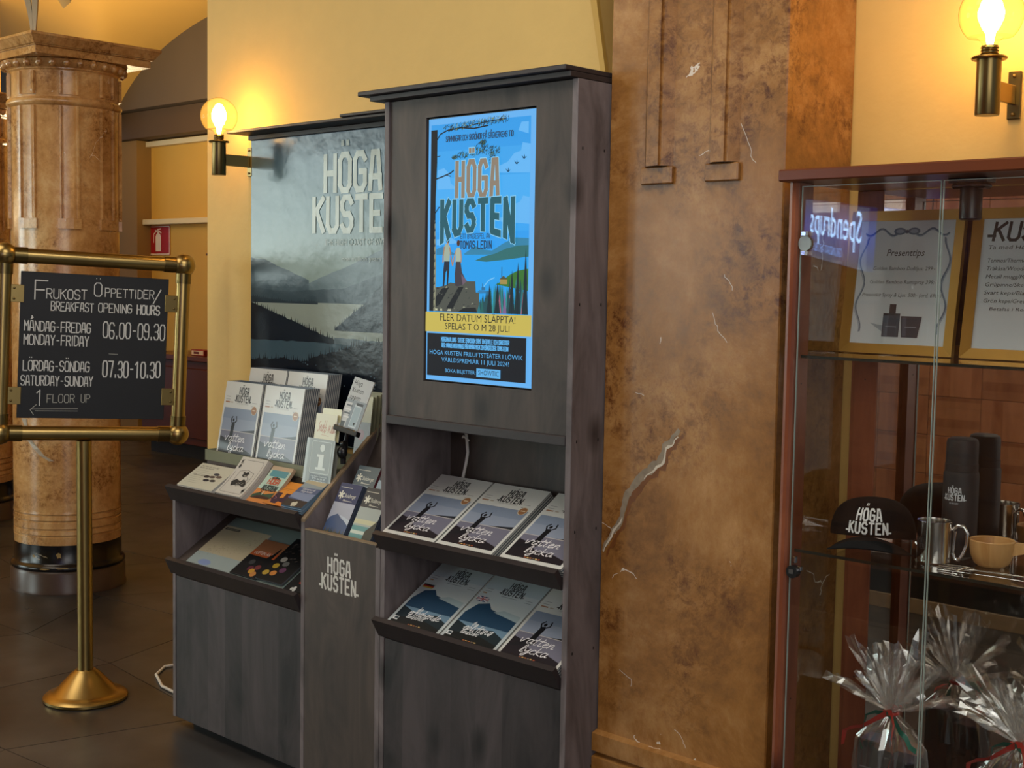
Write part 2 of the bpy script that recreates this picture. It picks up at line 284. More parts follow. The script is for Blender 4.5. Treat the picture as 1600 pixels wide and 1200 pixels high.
class Print(MB):
    """flat printing: coloured shapes in the local x (right) / y (up) plane, one thin layer above another"""
    def __init__(s,z=.0004,fn=None,step=.00002): super().__init__(); s.z=z; s.fn=fn; s.step=step
    def build(s,name,parent=None,mat4=None): s.flat=True; return MB.build(s,name,parent,mat4)
    def poly(s,pts,mat,warp=None):
        s.z+=s.step; s.add([s.P(*(warp(*p) if warp else p)) for p in pts],[tuple(range(len(pts)))],mat)
    def P(s,x,y): return s.fn(x,y,s.z) if s.fn else (x,y,s.z)
    def rect(s,x0,y0,x1,y1,mat): s.poly([(x0,y0),(x1,y0),(x1,y1),(x0,y1)],mat)
    def circ(s,x,y,r,mat,n=16,ry=None): s.poly([(x+r*math.cos(2*math.pi*i/n),y+(ry or r)*math.sin(2*math.pi*i/n)) for i in range(n)],mat)
    def line(s,pts,wd,mat,warp=None,lift=True):
        if lift: s.z+=s.step
        if len(pts)==1: pts=[pts[0],(pts[0][0]+1e-4,pts[0][1])]
        if s.fn:
            q=[pts[0]]
            for a,b in zip(pts,pts[1:]):
                k=max(1,int(math.hypot(b[0]-a[0],b[1]-a[1])/.004)+1); q+=[(a[0]+(b[0]-a[0])*i/k,a[1]+(b[1]-a[1])*i/k) for i in range(1,k+1)]
            pts=q
        for (x0,y0),(x1,y1) in zip(pts,pts[1:]):
            L=math.hypot(x1-x0,y1-y0)
            if L<1e-7: L=1e-7; dx,dy=wd*.5,0
            else: dx,dy=(x1-x0)/L*wd*.5,(y1-y0)/L*wd*.5
            e=.7; q=[(x0-dx*e-dy,y0-dy*e+dx),(x1+dx*e-dy,y1+dy*e+dx),(x1+dx*e+dy,y1+dy*e-dx),(x0-dx*e+dy,y0-dy*e-dx)]
            if warp: q=[warp(*p) for p in q]
            s.z+=2e-6
            s.add([s.P(*p) for p in q],[(0,1,2,3)],mat)
    def caps(s,txt,x,y,h,mat,wr=.45,st=.16,gap=.45,align='l',warp=None,shear=0,jit=0,rnd=None,maxw=None):
        """stroke capitals; h cap height, wr glyph width / height, st stroke / height"""
        cw=h*wr; n=sum(.5 if c in ' .' else (.35 if c in "I!':" else 1) for c in txt); g=cw*gap
        tot=n*cw+(len(txt)-1)*g
        if maxw: k_=(maxw-h*st)/tot; cw*=k_; g*=k_; tot*=k_; x+=h*st/2 if align=='l' else 0
        if align=='c': x-=tot/2
        elif align=='r': x-=tot
        s.z+=s.step
        for c in txt:
            a=.5 if c in ' .' else (.35 if c in "I!':" else 1)
            if c!=' ':
                base,ex=DI.get(c,(c,None)); ss=strokes(G.get(base,'')); 
                if ex: ss=ss+strokes(ex)
                jy=rnd.uniform(-jit,jit)*h if rnd else 0
                for k,p in enumerate(ss):
                    q=[]
                    for (gx,gy) in p:
                        ux=(gx/4*cw if a==1 else (gx-2)/4*cw+a*cw/2); uy=gy/6*h
                        q.append((x+ux+shear*uy,y+uy+jy))
                    s.line(q,h*st,mat,warp,lift=False)
            x+=a*cw+g
        return tot
    def script(s,txt,x,y,h,mat,st=.12,slope=.12,wr=.62):
        s.z+=s.step; u=h/6
        for c in txt:
            if c==' ': x+=2.5*u*wr; continue
            if c in SC2:
                parts=[[tuple(map(float,q.split(','))) for q in p.split()] for p in SC2[c][0].split('/')]; adv=SC2[c][1]
            else:
                g,adv=SCR.get(c,SCR['e']); parts=strokes(g)
            for p in parts:
                P=[(x+gx*u*wr+gy*u*.22,y+gy*u) for gx,gy in p]; Q=[]
                if len(P)>2:
                    E=[P[0]]+P+[P[-1]]
                    for k in range(1,len(E)-2):
                        a,b,c_,d=E[k-1:k+3]
                        for q in range(4):
                            t=q/4; Q.append(tuple(.5*((2*b[m])+(-a[m]+c_[m])*t+(2*a[m]-5*b[m]+4*c_[m]-d[m])*t*t+(-a[m]+3*b[m]-3*c_[m]+d[m])*t**3) for m in (0,1)))
                    Q.append(P[-1])
                else: Q=P
                s.line(Q,h*st,mat,lift=False)
            x+=adv*u*wr
        return x
    def text(s,txt,x,y,size,mat,xs=1,align='l',warp=None,shear=0,maxw=None,rot=0):
        vs,fs,wd=bfont(txt)
        if maxw: xs=maxw/(wd*size)
        ox=x-(wd*size*xs/2 if align=='c' else (wd*size*xs if align=='r' else 0))
        s.z+=s.step; c,sn=math.cos(rot),math.sin(rot); pts=[]
        for vx,vy in vs:
            dx,dy=vx*size*xs+shear*vy*size,vy*size
            px,py=ox+dx*c-dy*sn,y+dx*sn+dy*c
            if warp: px,py=warp(px,py)
            pts.append(s.P(px,py))
        s.add(pts,fs,mat)
    def logo(s,cx,y,wd,mat):
        """two-line destination logo, total width wd, baseline y"""
        h=wd*.265; s.caps('KUSTEN',cx,y,h,mat,.33,.175,.62,'c',maxw=wd); 
        s.caps('HÖGA',cx+wd*.01,y+h*1.22,h,mat,.33,.175,.62,'c',maxw=wd*.68)
        t=h*.17; s.line([(cx-wd*.56,y+h*.2),(cx-wd*.46,y+h*.2)],t*.9,mat); s.line([(cx+wd*.45,y+h*.12),(cx+wd*.56,y+h*.12)],t*.9,mat)
        return h*2.4
def lines(p,x,y,wd,n,dy,mat,th=.0009,seed=1):
    rr=random.Random(seed)
    for i in range(n): p.rect(x,y-i*dy,x+wd*rr.uniform(.7,1),y-i*dy+th,mat)
# ================================================================ SETTING
def slab_floor():
    f=MB().box(-14,-11.5,-.08,2.5,8,-.006,pm('241f1c',.4)).build('floor'); tag(f,kind='structure')
    rr=random.Random(3)
    m,n,l,b=new('dark_floor_stone'); tc=n.new('ShaderNodeTexCoord')
    n1=n.new('ShaderNodeTexNoise'); n1.inputs['Scale'].default_value=2.2; n1.inputs['Detail'].default_value=8; n1.inputs['Roughness'].default_value=.62; l.new(tc.outputs['Object'],n1.inputs['Vector'])
    oi=n.new('ShaderNodeObjectInfo'); 
    rp=ramp(n,[(.30,'2a2828'),(.52,'3a3837'),(.72,'4a4845')]); l.new(n1.outputs['Fac'],rp.inputs['Fac'])
    mr=n.new('ShaderNodeMapRange'); mr.inputs['To Min'].default_value=.82; mr.inputs['To Max'].default_value=1.12; l.new(oi.outputs['Random'],mr.inputs['Value'])
    vm=n.new('ShaderNodeVectorMath'); vm.operation='SCALE'; l.new(rp.outputs['Color'],vm.inputs[0]); l.new(mr.outputs['Result'],vm.inputs['Scale']); l.new(vm.outputs[0],b.inputs['Base Color'])
    n2=n.new('ShaderNodeTexNoise'); n2.inputs['Scale'].default_value=6; n2.inputs['Detail'].default_value=5; l.new(tc.outputs['Object'],n2.inputs['Vector'])
    r2=n.new('ShaderNodeMapRange'); r2.inputs['To Min'].default_value=.22; r2.inputs['To Max'].default_value=.42; l.new(n2.outputs['Fac'],r2.inputs['Value']); l.new(r2.outputs['Result'],b.inputs['Roughness'])
    nx,ny=15,14; x0,y0,sx,sy=-12.5,-.6,.78,.62
    P={}
    for i in range(nx+1):
        for j in range(ny+1): P[i,j]=(x0+i*sx+rr.uniform(-.16,.16)+(j%2)*.25,y0+j*sy+rr.uniform(-.12,.12))
    for i in range(nx):
        for j in range(ny):
            q=[P[i,j],P[i+1,j],P[i+1,j+1],P[i,j+1]]; cx=sum(a[0] for a in q)/4; cy=sum(a[1] for a in q)/4
            if cx>-.6 and cy>1.5: continue
            g=.0022
            q=[(a[0]+(cx-a[0])*g/.4,a[1]+(cy-a[1])*g/.4) for a in q]
            MB().prism(q,-.0055,rr.uniform(-.0008,0),m,'z').build('floor_slab',f)
slab_floor()
# yellow back wall, left of the pilaster, with the raked edge beside it
w1=MB()
w1.prism([(-4.22,0),(-1.9,0),(-1.9,2.03),(-2.305,2.03),(-2.345,2.27),(-2.42,2.52),(-2.62,3.4),(-4.22,3.4)],2.775,2.93,m_yel)
wb=w1.build('wall_back'); tag(wb,kind='structure')
tr=MB().prism([(-2.372,2.30),(-2.366,2.27),(-2.322,2.06),(-2.305,2.03),(-2.300,2.03),(-2.345,2.27),(-2.352,2.30),(-2.62,3.35),(-2.64,3.35)],2.762,2.775,m_yel2).build('trim_1'); tag(tr,kind='structure')
wb2=MB().box(-1.9,2.775,0,.8,2.93,3.4,m_yel).build('wall_right'); tag(wb2,kind='structure')
wb3=MB().box(-2.8,3.05,1.6,-1.6,3.2,3.4,pm('6b4630',.5)).build('wall_recess'); tag(wb3,kind='structure')
# rear hall
h=MB(); h.box(-14,6.6,0,-3.5,6.8,4.2,m_yel2); hw=h.build('wall_rear'); tag(hw,kind='structure')
tag(MB().box(-14,6.28,3.0,-3.5,6.6,4.1,pm('574b3e',.6,var=.08,bs=2)).build('trim_2'),kind='structure')
tag(MB().box(-14,6.38,2.76,-3.5,6.6,2.995,m_brownpaint).build('trim_3'),kind='structure')
tag(MB().box(-11.32,6.45,0,-10.96,6.6,2.755,pm('8a6c3c',.6)).build('trim_4'),kind='structure')
tag(MB().box(-10.955,6.5,1.985,-3.5,6.6,2.035,m_pale,.006).build('trim_5'),kind='structure')
tag(MB().box(-10.955,6.54,2.70,-3.5,6.6,2.745,m_pale).build('trim_6'),kind='structure')
tag(MB().box(-14,6.56,0,-11.325,6.6,.12,pm('2a1d16',.5)).build('baseboard_rear'),kind='structure')
tag(MB().box(-4.2,2.95,0,-3.9,6.27,3.4,m_yel2).build('wall_hall'),kind='structure')
# groin vault over the hall (height field springing from the columns)
def vault():
    X0,Y0,LX,LY,Z0,H=-5.97-4.1*2,3.13-3.6*3,4.1,3.16,2.6,1.15
    ys=[]; 
    def zz(x,y):
        sx=((x+5.97)/5.2)%1.0; sy=((y-3.13)/(3.14))%1.0
        a=math.sqrt(max(0,1-(2*sx-1)**2)); b=math.sqrt(max(0,1-(2*sy-1)**2))
        return Z0+H*max(a,b)
    nx,ny=150,150; xs=[-14+(10.0)*i/nx for i in range(nx+1)]; yy=[-6.5+(12.8)*j/ny for j in range(ny+1)]
    mb=MB(); vs=[(x,y,zz(x,y)) for y in yy for x in xs]; fs=[(j*(nx+1)+i,j*(nx+1)+i+1,(j+1)*(nx+1)+i+1,(j+1)*(nx+1)+i) for j in range(ny) for i in range(nx)]
    mb.add(vs,fs,m_vault,True); o=mb.build('ceiling'); tag(o,kind='structure')
    # pale painted band along the groin that drops to the column
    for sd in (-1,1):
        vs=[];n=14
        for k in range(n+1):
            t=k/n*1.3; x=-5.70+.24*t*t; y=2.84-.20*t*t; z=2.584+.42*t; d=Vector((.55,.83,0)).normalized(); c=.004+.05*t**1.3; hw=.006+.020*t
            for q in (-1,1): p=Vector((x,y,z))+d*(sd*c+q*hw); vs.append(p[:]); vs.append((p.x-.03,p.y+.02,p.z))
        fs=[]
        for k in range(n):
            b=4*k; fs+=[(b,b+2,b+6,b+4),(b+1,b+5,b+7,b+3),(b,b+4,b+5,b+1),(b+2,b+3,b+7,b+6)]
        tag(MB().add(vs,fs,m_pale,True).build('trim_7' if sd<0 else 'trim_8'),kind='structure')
vault()
tag(MB().box(-4.22,-9,3.4,2.5,3.2,3.5,pm('c9b283',.6)).build('ceiling'),kind='structure')
# window wall on the far left of the room (outside the view, it lights the room and shows in the gloss)
ww=MB()
WX=-10.6
segs=[(-11.5,-10.6),(-8.2,-4.1),(-.9,5.0)]
for a,b in segs: ww.box(WX-.2,a,0,WX,b,3.75,m_yel2)
for a,b in [(-10.6,-8.2),(-4.1,-.9)]: ww.box(WX-.2,a,0,WX,b,.9,m_yel2); ww.box(WX-.2,a,3.1,WX,b,3.75,m_yel2)
tag(ww.build('wall_left'),kind='structure')
m_day=pm('d8e9e6',.5,emit=10.5)
for k,(a,b) in enumerate([(-10.6,-8.2),(-4.1,-.9)]):
    wf=MB(); mf=pm('5a4a38',.5)
    for y in (a,(a+b)/2-.05,b-.08): wf.box(WX-.12,y,.9,WX-.04,y+.08,3.1,mf)
    for z in (.9,2.35,3.02): wf.box(WX-.12,a,z,WX-.04,b,z+.08,mf)
    o=wf.build('window_%d'%(k+1)); tag(o,kind='structure')
    MB().box(WX-.16,a,.9,WX-.13,b,3.1,m_day).build('pane',o)
wf=MB(); WY=-11.3
for a,b in ((WX,-10.4),(-7.4,2.5)): wf.box(a,WY-.2,0,b,WY,3.9,m_yel2)
wf.box(-10.4,WY-.2,0,-7.4,WY,.8,m_yel2); wf.box(-10.4,WY-.2,3.6,-7.4,WY,3.9,m_yel2)
tag(wf.build('wall_front'),kind='structure')
wf=MB(); mf=pm('5a4a38',.5)
for x in (-10.4,-8.95,-7.48): wf.box(x,WY-.12,.8,x+.08,WY-.04,3.6,mf)
for z in (.8,2.7,3.52): wf.box(-10.4,WY-.12,z,-7.4,WY-.04,z+.08,mf)
o=wf.build('window_3'); tag(o,kind='structure'); MB().box(-10.4,WY-.16,.8,-7.4,WY-.13,3.6,m_day).build('pane',o)
# ================================================================ PILASTER
def pilaster():
    e=empty('marble_pilaster',(-1.81,2.49,0)); tag(e,'ochre marble wall pilaster with two fluted strips, between kiosk and glass showcase','pillar')
    off=Matrix.Translation((1.81,-2.49,0))
    MB().box(-2.062,2.49,.0,-1.570,2.774,3.395,m_marble,.003).build('shaft',e,off)
    for xa in (-1.953,-1.770):
        w=.084; s=MB(); yf=2.49; d=.020; e1=.018
        z0,z1=1.78,3.39
        for (u0,u1,v0,v1) in ((xa,xa+e1,0,d),(xa+e1,xa+w-e1,d,d),(xa+w-e1,xa+w,d,0)):
            s.add([(u0,yf-v0,z0),(u1,yf-v1,z0),(u1,yf-v1,z1),(u0,yf-v0,z1)],[(0,1,2,3)],m_marble)
        s.add([(xa,yf,z0),(xa+e1,yf-d,z0),(xa+w-e1,yf-d,z0),(xa+w,yf,z0)],[(0,1,2,3)],m_marble)
        s.box(xa+e1+.008,yf-d-.006,z0,xa+w-e1-.008,yf-d+.001,z1,m_marble)
        s.build('raised_strip',e,off)
        MB().box(xa-.004,yf-.012,1.738,xa+w+.003,yf+.001,1.779,m_marble,.003).build('strip_foot',e,off)
    s=MB()
    for z in (.395,.335): s.prism([(2.4905,z),(2.472,z-.006),(2.472,z-.05),(2.4905,z-.05)],-2.062,-1.57,m_marble,'x')
    s.build('base_moulding',e,off)
    s=MB().box(-2.07,2.462,0,-1.562,2.49,.24,m_marble,.004).build('plinth',e,off)
    # the broad grey fissure and small pale marks in the stone
    p=Print(0.0002); g1=pm('8c7d68',.35,var=.55,bs=45); g2=pm('cfc5b2',.3,var=.15,bs=60); g3=pm('73441c',.4,var=.4,bs=30)
    rr=random.Random(5)
    cl0=[(-1.832,1.165),(-1.855,1.14),(-1.872,1.125),(-1.888,1.085),(-1.93,1.052),(-1.965,1.02),(-1.985,.985),(-2.0,.94),(-2.03,.885),(-2.055,.845)]
    cl=[]
    for (xa,za),(xb,zb) in zip(cl0,cl0[1:]):
        for q in range(4): cl.append((xa+(xb-xa)*q/4+rr.uniform(-.003,.003),za+(zb-za)*q/4+rr.uniform(-.003,.003)))
    cl.append(cl0[-1])
    def band(wd,off,mat,a=0,b=None):
        c=cl[a:b]; up=[];dn=[]
        for i,(x,z) in enumerate(c):
            ww_=wd*(.35+.65*math.sin(math.pi*(i+.6)/(len(c)+.2)))*rr.uniform(.75,1.25)
            up.append((x+off[0]-ww_*rr.uniform(.3,.8),z+off[1]+ww_*rr.uniform(.3,.8))); dn.append((x+off[0]+ww_*rr.uniform(.2,.9),z+off[1]-ww_*rr.uniform(.2,.9)))
        for i in range(len(c)-1): p.add([p.P(*q) for q in (up[i],dn[i],dn[i+1],up[i+1])],[(0,1,2,3)],mat)
        p.z+=.0001
    band(.010,(.012,-.010),g3); band(.0135,(0,0),g1); band(.0045,(.007,-.005),g2,2,18); band(.004,(.003,0),g2,28,37)
    for pts in ([(-1.705,1.93),(-1.70,1.88),(-1.712,1.85),(-1.735,1.83),(-1.77,1.81),(-1.80,1.795)],[(-1.69,1.87),(-1.668,1.83),(-1.655,1.79),(-1.64,1.77)],[(-1.72,1.53),(-1.70,1.51),(-1.695,1.49)],[(-1.745,1.44),(-1.73,1.40),(-1.70,1.37)],[(-1.99,.56),(-1.955,.545),(-1.96,.52)],[(-1.965,1.245),(-1.93,1.24)],[(-1.82,.455),(-1.795,.43),(-1.79,.41)],[(-1.915,2.26),(-1.90,2.2),(-1.91,2.16)]):
        q_=Print(.0003); q_.line([(x_+rr.uniform(-.003,.003),z_+rr.uniform(-.003,.003)) for (xa,za),(xb,zb) in zip(pts,pts[1:]) for x_,z_ in [(xa+(xb-xa)*t_,za+(zb-za)*t_) for t_ in (0,.25,.5,.75)]],.0013,g2); q_.build('stone_crack',e,off@frame((0,2.49,0),(1,0,0),(0,0,1)))
    q_=Print(.0003); q_.poly([(-1.775,.385),(-1.76,.40),(-1.745,.36),(-1.757,.335),(-1.775,.35)],g2); q_.build('stone_spot',e,off@frame((0,2.49,0),(1,0,0),(0,0,1)))
    p.build('stone_fissure',e,off@frame((0,2.49,0),(1,0,0),(0,0,1)))
pilaster()
# ================================================================ COLUMNS
def column(x,y,label,first=None):
    if first:
        o=first.copy(); COL.objects.link(o); o.location=(x,y,0); o['label']=label
        for ch in first.children:
            c=ch.copy(); COL.objects.link(c); c.parent=o
        return o
    e=empty('marble_column',(x,y,0)); tag(e,label,'column')
    MB().lathe([(0,0),(.272,0),(.272,.012),(.268,.02),(.268,.095),(.260,.108),(0,.108)],m_plinth,48).build('plinth',e)
    MB().lathe([(0,.108),(.262,.108),(.268,.116),(.268,.126),(.262,.134),(.254,.140),(.2505,.146),(.2505,.232),(0,.232)],m_black,48).build('black_ring',e)
    pr=[(0,.232),(.249,.232)]
    for z in (.275,.305,.345,.375): pr+=[(.250,z-.006),(.2465,z-.003),(.2465,z+.003),(.252,z+.006)]
    pr+=[(.249,.40),(.248,2.285),(.258,2.29),(.264,2.30),(.264,2.31),(.258,2.32),(.247,2.325),(.247,2.445),(.253,2.452),(.253,2.46),(0,2.46)]
    MB().lathe(pr,m_marblec,64).build('shaft',e)
    for k in range(8):
        a=R(-23.5+45*k); s=MB(); r=.2485
        for (z0,z1) in ((1.768,2.283),(2.335,2.44)):
            n=4; hw=R(10.5); pts=[]
            for (aa,rr_) in [(-hw,r),(-hw+.015,r+.013),(-hw+.045,r+.013),(-hw+.055,r+.003)]+[(-hw+.07+(2*hw-.14)*q/6,r+.004) for q in range(7)]+[(hw-.055,r+.003),(hw-.045,r+.013),(hw-.015,r+.013),(hw,r)]:
                pts.append((rr_*math.cos(a+aa),rr_*math.sin(a+aa)))
            vs=[(p[0],p[1],z0) for p in pts]+[(p[0],p[1],z1) for p in pts]; m=len(pts)
            s.add(vs,[(i,i+1,m+i+1,m+i) for i in range(m-1)]+[tuple(range(m)),tuple(range(2*m-1,m-1,-1))],m_marblec,True)
        s.build('raised_strip',e)
        s=MB(); vs=[];hw=R(11.5)
        for z in (1.72,1.767):
            for rr_ in (.245,.262):
                for t in (-1,-.33,.33,1): vs.append((rr_*math.cos(a+hw*t),rr_*math.sin(a+hw*t),z))
        fs=[]
        for i in range(3): fs+=[(4+i,5+i,13+i,12+i),(i,i+1,5+i,4+i),(8+i,12+i,13+i,9+i)]
        fs+=[(0,4,12,8),(3,11,15,7)]
        s.add(vs,fs,m_marblec).build('strip_foot',e)
    s=MB().lathe([(.25,2.455),(.262,2.462),(.276,2.478),(.284,2.492),(.27,2.497),(0,2.497)],m_marblec,48)
    N=28
    for k in range(N):
        a=2*math.pi*k/N; c=(math.cos(a)*.274,math.sin(a)*.274,2.478)
        s.sphere(c,.017,m_marblec,8,6,(1,1,1.25))
    s.build('egg_moulding',e)
    s=MB(); 
    for (hs,z0,z1) in ((.290,2.496,2.53),(.300,2.53,2.536)): s.box(-hs,-hs,z0,hs,hs,z1,m_marblec,.002)
    a=.302;b=.325; vs=[(-a,-a,2.536),(a,-a,2.536),(a,a,2.536),(-a,a,2.536),(-b,-b,2.568),(b,-b,2.568),(b,b,2.568),(-b,b,2.568)]
    s.add(vs,[(0,1,5,4),(1,2,6,5),(2,3,7,6),(3,0,4,7)],m_marblec); s.box(-.328,-.328,2.568,.328,.328,2.583,m_marblec,.003)
    s.build('capital_block',e)
    return e
c1=column(-5.97,3.13,'round pink-brown marble column with square capital behind the chalkboard stand')
p=MB(); g=pm('b5aa98',.3,var=.25,bs=40)
rr=random.Random(2)
cl=[(-21,.83),(-20,.80),(-17,.775),(-17.5,.73),(-14,.69),(-11,.66),(-7,.635)]
vs=[]
for a,z in cl:
    for s_ in (-1,1):
        aa=R(-27.7-90+90+a*2.4+s_*rr.uniform(2,4.2)); vs.append((.2515*math.cos(aa),.2515*math.sin(aa),z))
p.add(vs,[(2*i,2*i+1,2*i+3,2*i+2) for i in range(len(cl)-1)],g); cv=p.build('stone_fissure',c1)
gp=pm('a08a5a',.3,var=.3,bs=60); rr=random.Random(11)
for a0,z0_,w_,h_ in ((-38,.185,3.2,.030),(-52,.125,7,.010),(-34,.128,6,.010),(-66,.18,2,.018),(-14,.19,2.2,.012),(-5,.15,5,.006)):
    vs=[(0,0,0)]*0; pts=[]
    for k in range(9):
        t=2*math.pi*k/9; aa=R(a0+w_*math.cos(t)*rr.uniform(.5,1.1)); zz=z0_+h_*.55*math.sin(t)*rr.uniform(.5,1.1); ra=.2512 if z0_>.14 else .2688
        pts.append((ra*math.cos(aa),ra*math.sin(aa),zz))
    MB().add(pts,[tuple(range(9))],gp).build('stone_spot',c1)
cv['label']='pale grey fissure in the stone'
column(-8.02,3.56,'second round marble column cut by the left edge of the view',c1)
# ================================================================ REAR HALL FURNITURE
e=empty('bar_counter',(-9.6,6.1,0)); tag(e,'dark reddish wooden counter in the hall behind the column','counter')
T=Matrix.Translation((9.6,-6.1,0))
MB().box(-10.2,6.04,.12,-7.6,6.5,.82,m_dkmahog,.004).build('body',e,T)
MB().box(-10.23,6.0,.821,-7.57,6.5,.862,pm('54281a',.3),.006).build('counter_top',e,T)
MB().box(-10.15,6.1,0,-7.65,6.5,.119,m_blackmat).build('plinth',e,T)
for k in range(4): MB().box(-10.15+k*.64,6.022,.18,-9.57+k*.64,6.039,.76,pm('4a2213',.3),.006).build('panel',e,T)
e=empty('tall_cupboard',(-9.2,6.38,.862)); tag(e,'tall dark wooden cupboard standing on the rear counter','cupboard')
MB().box(-.3,-.1,.001,.6,.1,.83,m_dkmahog,.004).build('body',e); MB().box(-.26,-.115,.04,.14,-.101,.79,pm('35180e',.35),.004).build('door',e); MB().box(-.33,-.13,.831,.63,.11,.85,m_dkmahog,.003).build('cornice',e)
e=empty('small_box',(-9.42,6.12,.863)); tag(e,'small red and white box on the rear counter','box')
MB().box(-.07,-.04,0,.12,.04,.05,pm('8c2a20',.5),.003).build('body',e)
pp=Print(); pp.rect(-.06,.008,.11,.042,pm('c8b8a0')); pp.rect(-.03,.014,.05,.034,pm('5a1c16')); pp.build('label_print',e,frame((0,-.04,0),(1,0,0),(0,0,1)))
e=MB().box(-.195,0,-.135,.195,.006,.135,pm('a01822',.4)).build('fire_extinguisher_sign',None,Matrix.Translation((-10.83,6.592,1.845)))
tag(e,'square red sign with white extinguisher symbol on the rear wall','sign')
pp=Print(); wht=pm('e4dcd8',.5)
pp.rect(-.19,-.13,.19,-.122,wht); pp.rect(-.19,.122,.19,.13,wht); pp.rect(-.19,-.13,-.182,.13,wht); pp.rect(.182,-.13,.19,.13,wht)
pp.poly([(-.045,-.10),(.045,-.10),(.045,.035),(.03,.06),(-.03,.06),(-.045,.035)],wht); pp.rect(-.018,.06,.018,.075,wht)
pp.line([(-.05,.09),(.01,.085),(.05,.07)],.012,wht); pp.line([(-.01,.10),(.04,.105)],.012,wht); pp.line([(-.03,.085),(-.075,.06),(-.08,-.02)],.008,wht)
pp.build('symbol',e,frame((0,0,0),(1,0,0),(0,0,1)))
#CHUNK2
# ================================================================ CHALKBOARD STAND
def stand():
    e=empty('chalkboard_stand',(-4.27,2.30,0)); tag(e,'brass pole stand holding a framed chalkboard with breakfast hours','sign')
    MB().lathe([(0,0),(.142,0),(.146,.004),(.146,.012),(.138,.020),(.122,.025),(.108,.030),(.050,.094),(.040,.101),(.034,.106),(0,.106)],m_brass,48).build('base',e)
    MB().lathe([(0,.10),(.0265,.10),(.0265,.925),(0,.925)],m_brass,28).build('pole',e)
    u=Vector((.346,.937,0)).normalized(); z=Vector((0,0,1)); a=R(-2.35)
    ex=u*math.cos(a)+z*math.sin(a); ey=z*math.cos(a)-u*math.sin(a)
    Fm=frame((0,0,0),ex,ey); 
    c0=u*.037+z*1.254; Fm.translation=c0
    W_,H_=.302,.305
    def part(nm,mb): return mb.build(nm,e,Fm)
    for (xa,xb,yy) in ((-W_,W_,H_),(-W_,W_,-H_)):
        s=MB(); s.tube([(xa+.03,yy,0),(xb-.03,yy,0)],.0255,m_brass,20)
        part('frame_rail',s)
        for sx in (-1,1): part('collar',MB().tube([(sx*(W_-.072),yy,0),(sx*(W_-.03),yy,0)],.0285,m_brassdk,20))
    for sx in (-1,1):
        part('frame_post',MB().tube([(sx*W_,-H_+.03,0),(sx*W_,H_-.03,0)],.0245,m_brass,20))
        for sy in (-1,1):
            part('collar',MB().tube([(sx*W_,sy*(H_-.066),0),(sx*W_,sy*(H_-.03),0)],.0275,m_brassdk,20))
            part('ball_joint',MB().sphere((sx*W_,sy*H_,0),.0405,m_brass,28,18))
    bd=part('chalkboard',MB().box(-.249,-.252,-.006,.249,.252,.006,pm('191c20',.55,var=.25,bs=9),.001))
    for sx,yy in ((-1,.175),(1,.165),(-1,-.175),(1,-.17)):
        s=MB(); x0,x1=(sx*.238,sx*.283) if sx>0 else (-.283,-.238)
        s.box(min(x0,x1),yy-.03,.0065,max(x0,x1),yy+.03,.010,m_brass,.001); b=part('hinge_bracket',s)
        for dy in (-.018,.018): MB().sphere((sx*.270,yy+dy,.011),.0045,m_brassdk,8,6,(1,1,.5)).build('screw',b)
    p=Print(.0065); c=pm('d6d8d4',.8); c2=pm('a9aaa2',.8); rn=random.Random(4)
    st=.085
    # board local: width .5, height .505 ; +x right
    def L(*a): q=Print(.0065); q.line(*a); q.build('chalk_stroke',bd)
    def T(t,x0,x1,y,hh,s_=.10,col=c): q=Print(.0065); q.caps(t,x0,y,hh,col,.5,s_,.34,rnd=rn,jit=.03,maxw=x1-x0); q.build('chalk_text',bd)
    T('F',-.205,-.160,.160,.064,.07); T('RUKOST',-.166,-.030,.164,.033); T('Ö',-.008,.020,.178,.046,.08); T('PPETTIDER',.029,.200,.178,.030); L([(.222,.212),(.197,.162)],.004,c)
    T('BREAKFAST',-.150,-.006,.122,.030,.11); T('OPENING',.008,.124,.124,.030,.11); T('HOURS',.140,.222,.122,.032,.14)
    T('MÅNDAG-FREDAG',-.235,-.013,.049,.034,.11); T('MONDAY-FRIDAY',-.235,-.018,.002,.034,.11)
    T('06.00-09.30',.026,.243,.034,.055,.075)
    T('LÖRDAG-SÖNDAG',-.235,-.013,-.088,.034,.11); T('SATURDAY-SUNDAY',-.241,.0,-.138,.033,.11)
    T('07.30-10.30',.029,.232,-.103,.056,.085); L([(.050,-.022),(.080,-.022)],.0016,c2)
    L([(-.186,-.165),(-.176,-.155),(-.176,-.208)],.0035,c); T('FLOOR',-.153,-.060,-.197,.028,.09,c2); T('UP',-.040,-.008,-.195,.028,.09,c2)
    p.line([(-.203,-.221),(-.049,-.218)],.0025,c2); p.line([(-.19,-.227),(-.049,-.226)],.002,c2); p.line([(-.186,-.205),(-.206,-.223),(-.195,-.240)],.0025,c2)
    p.build('chalk_arrow',bd)
stand()
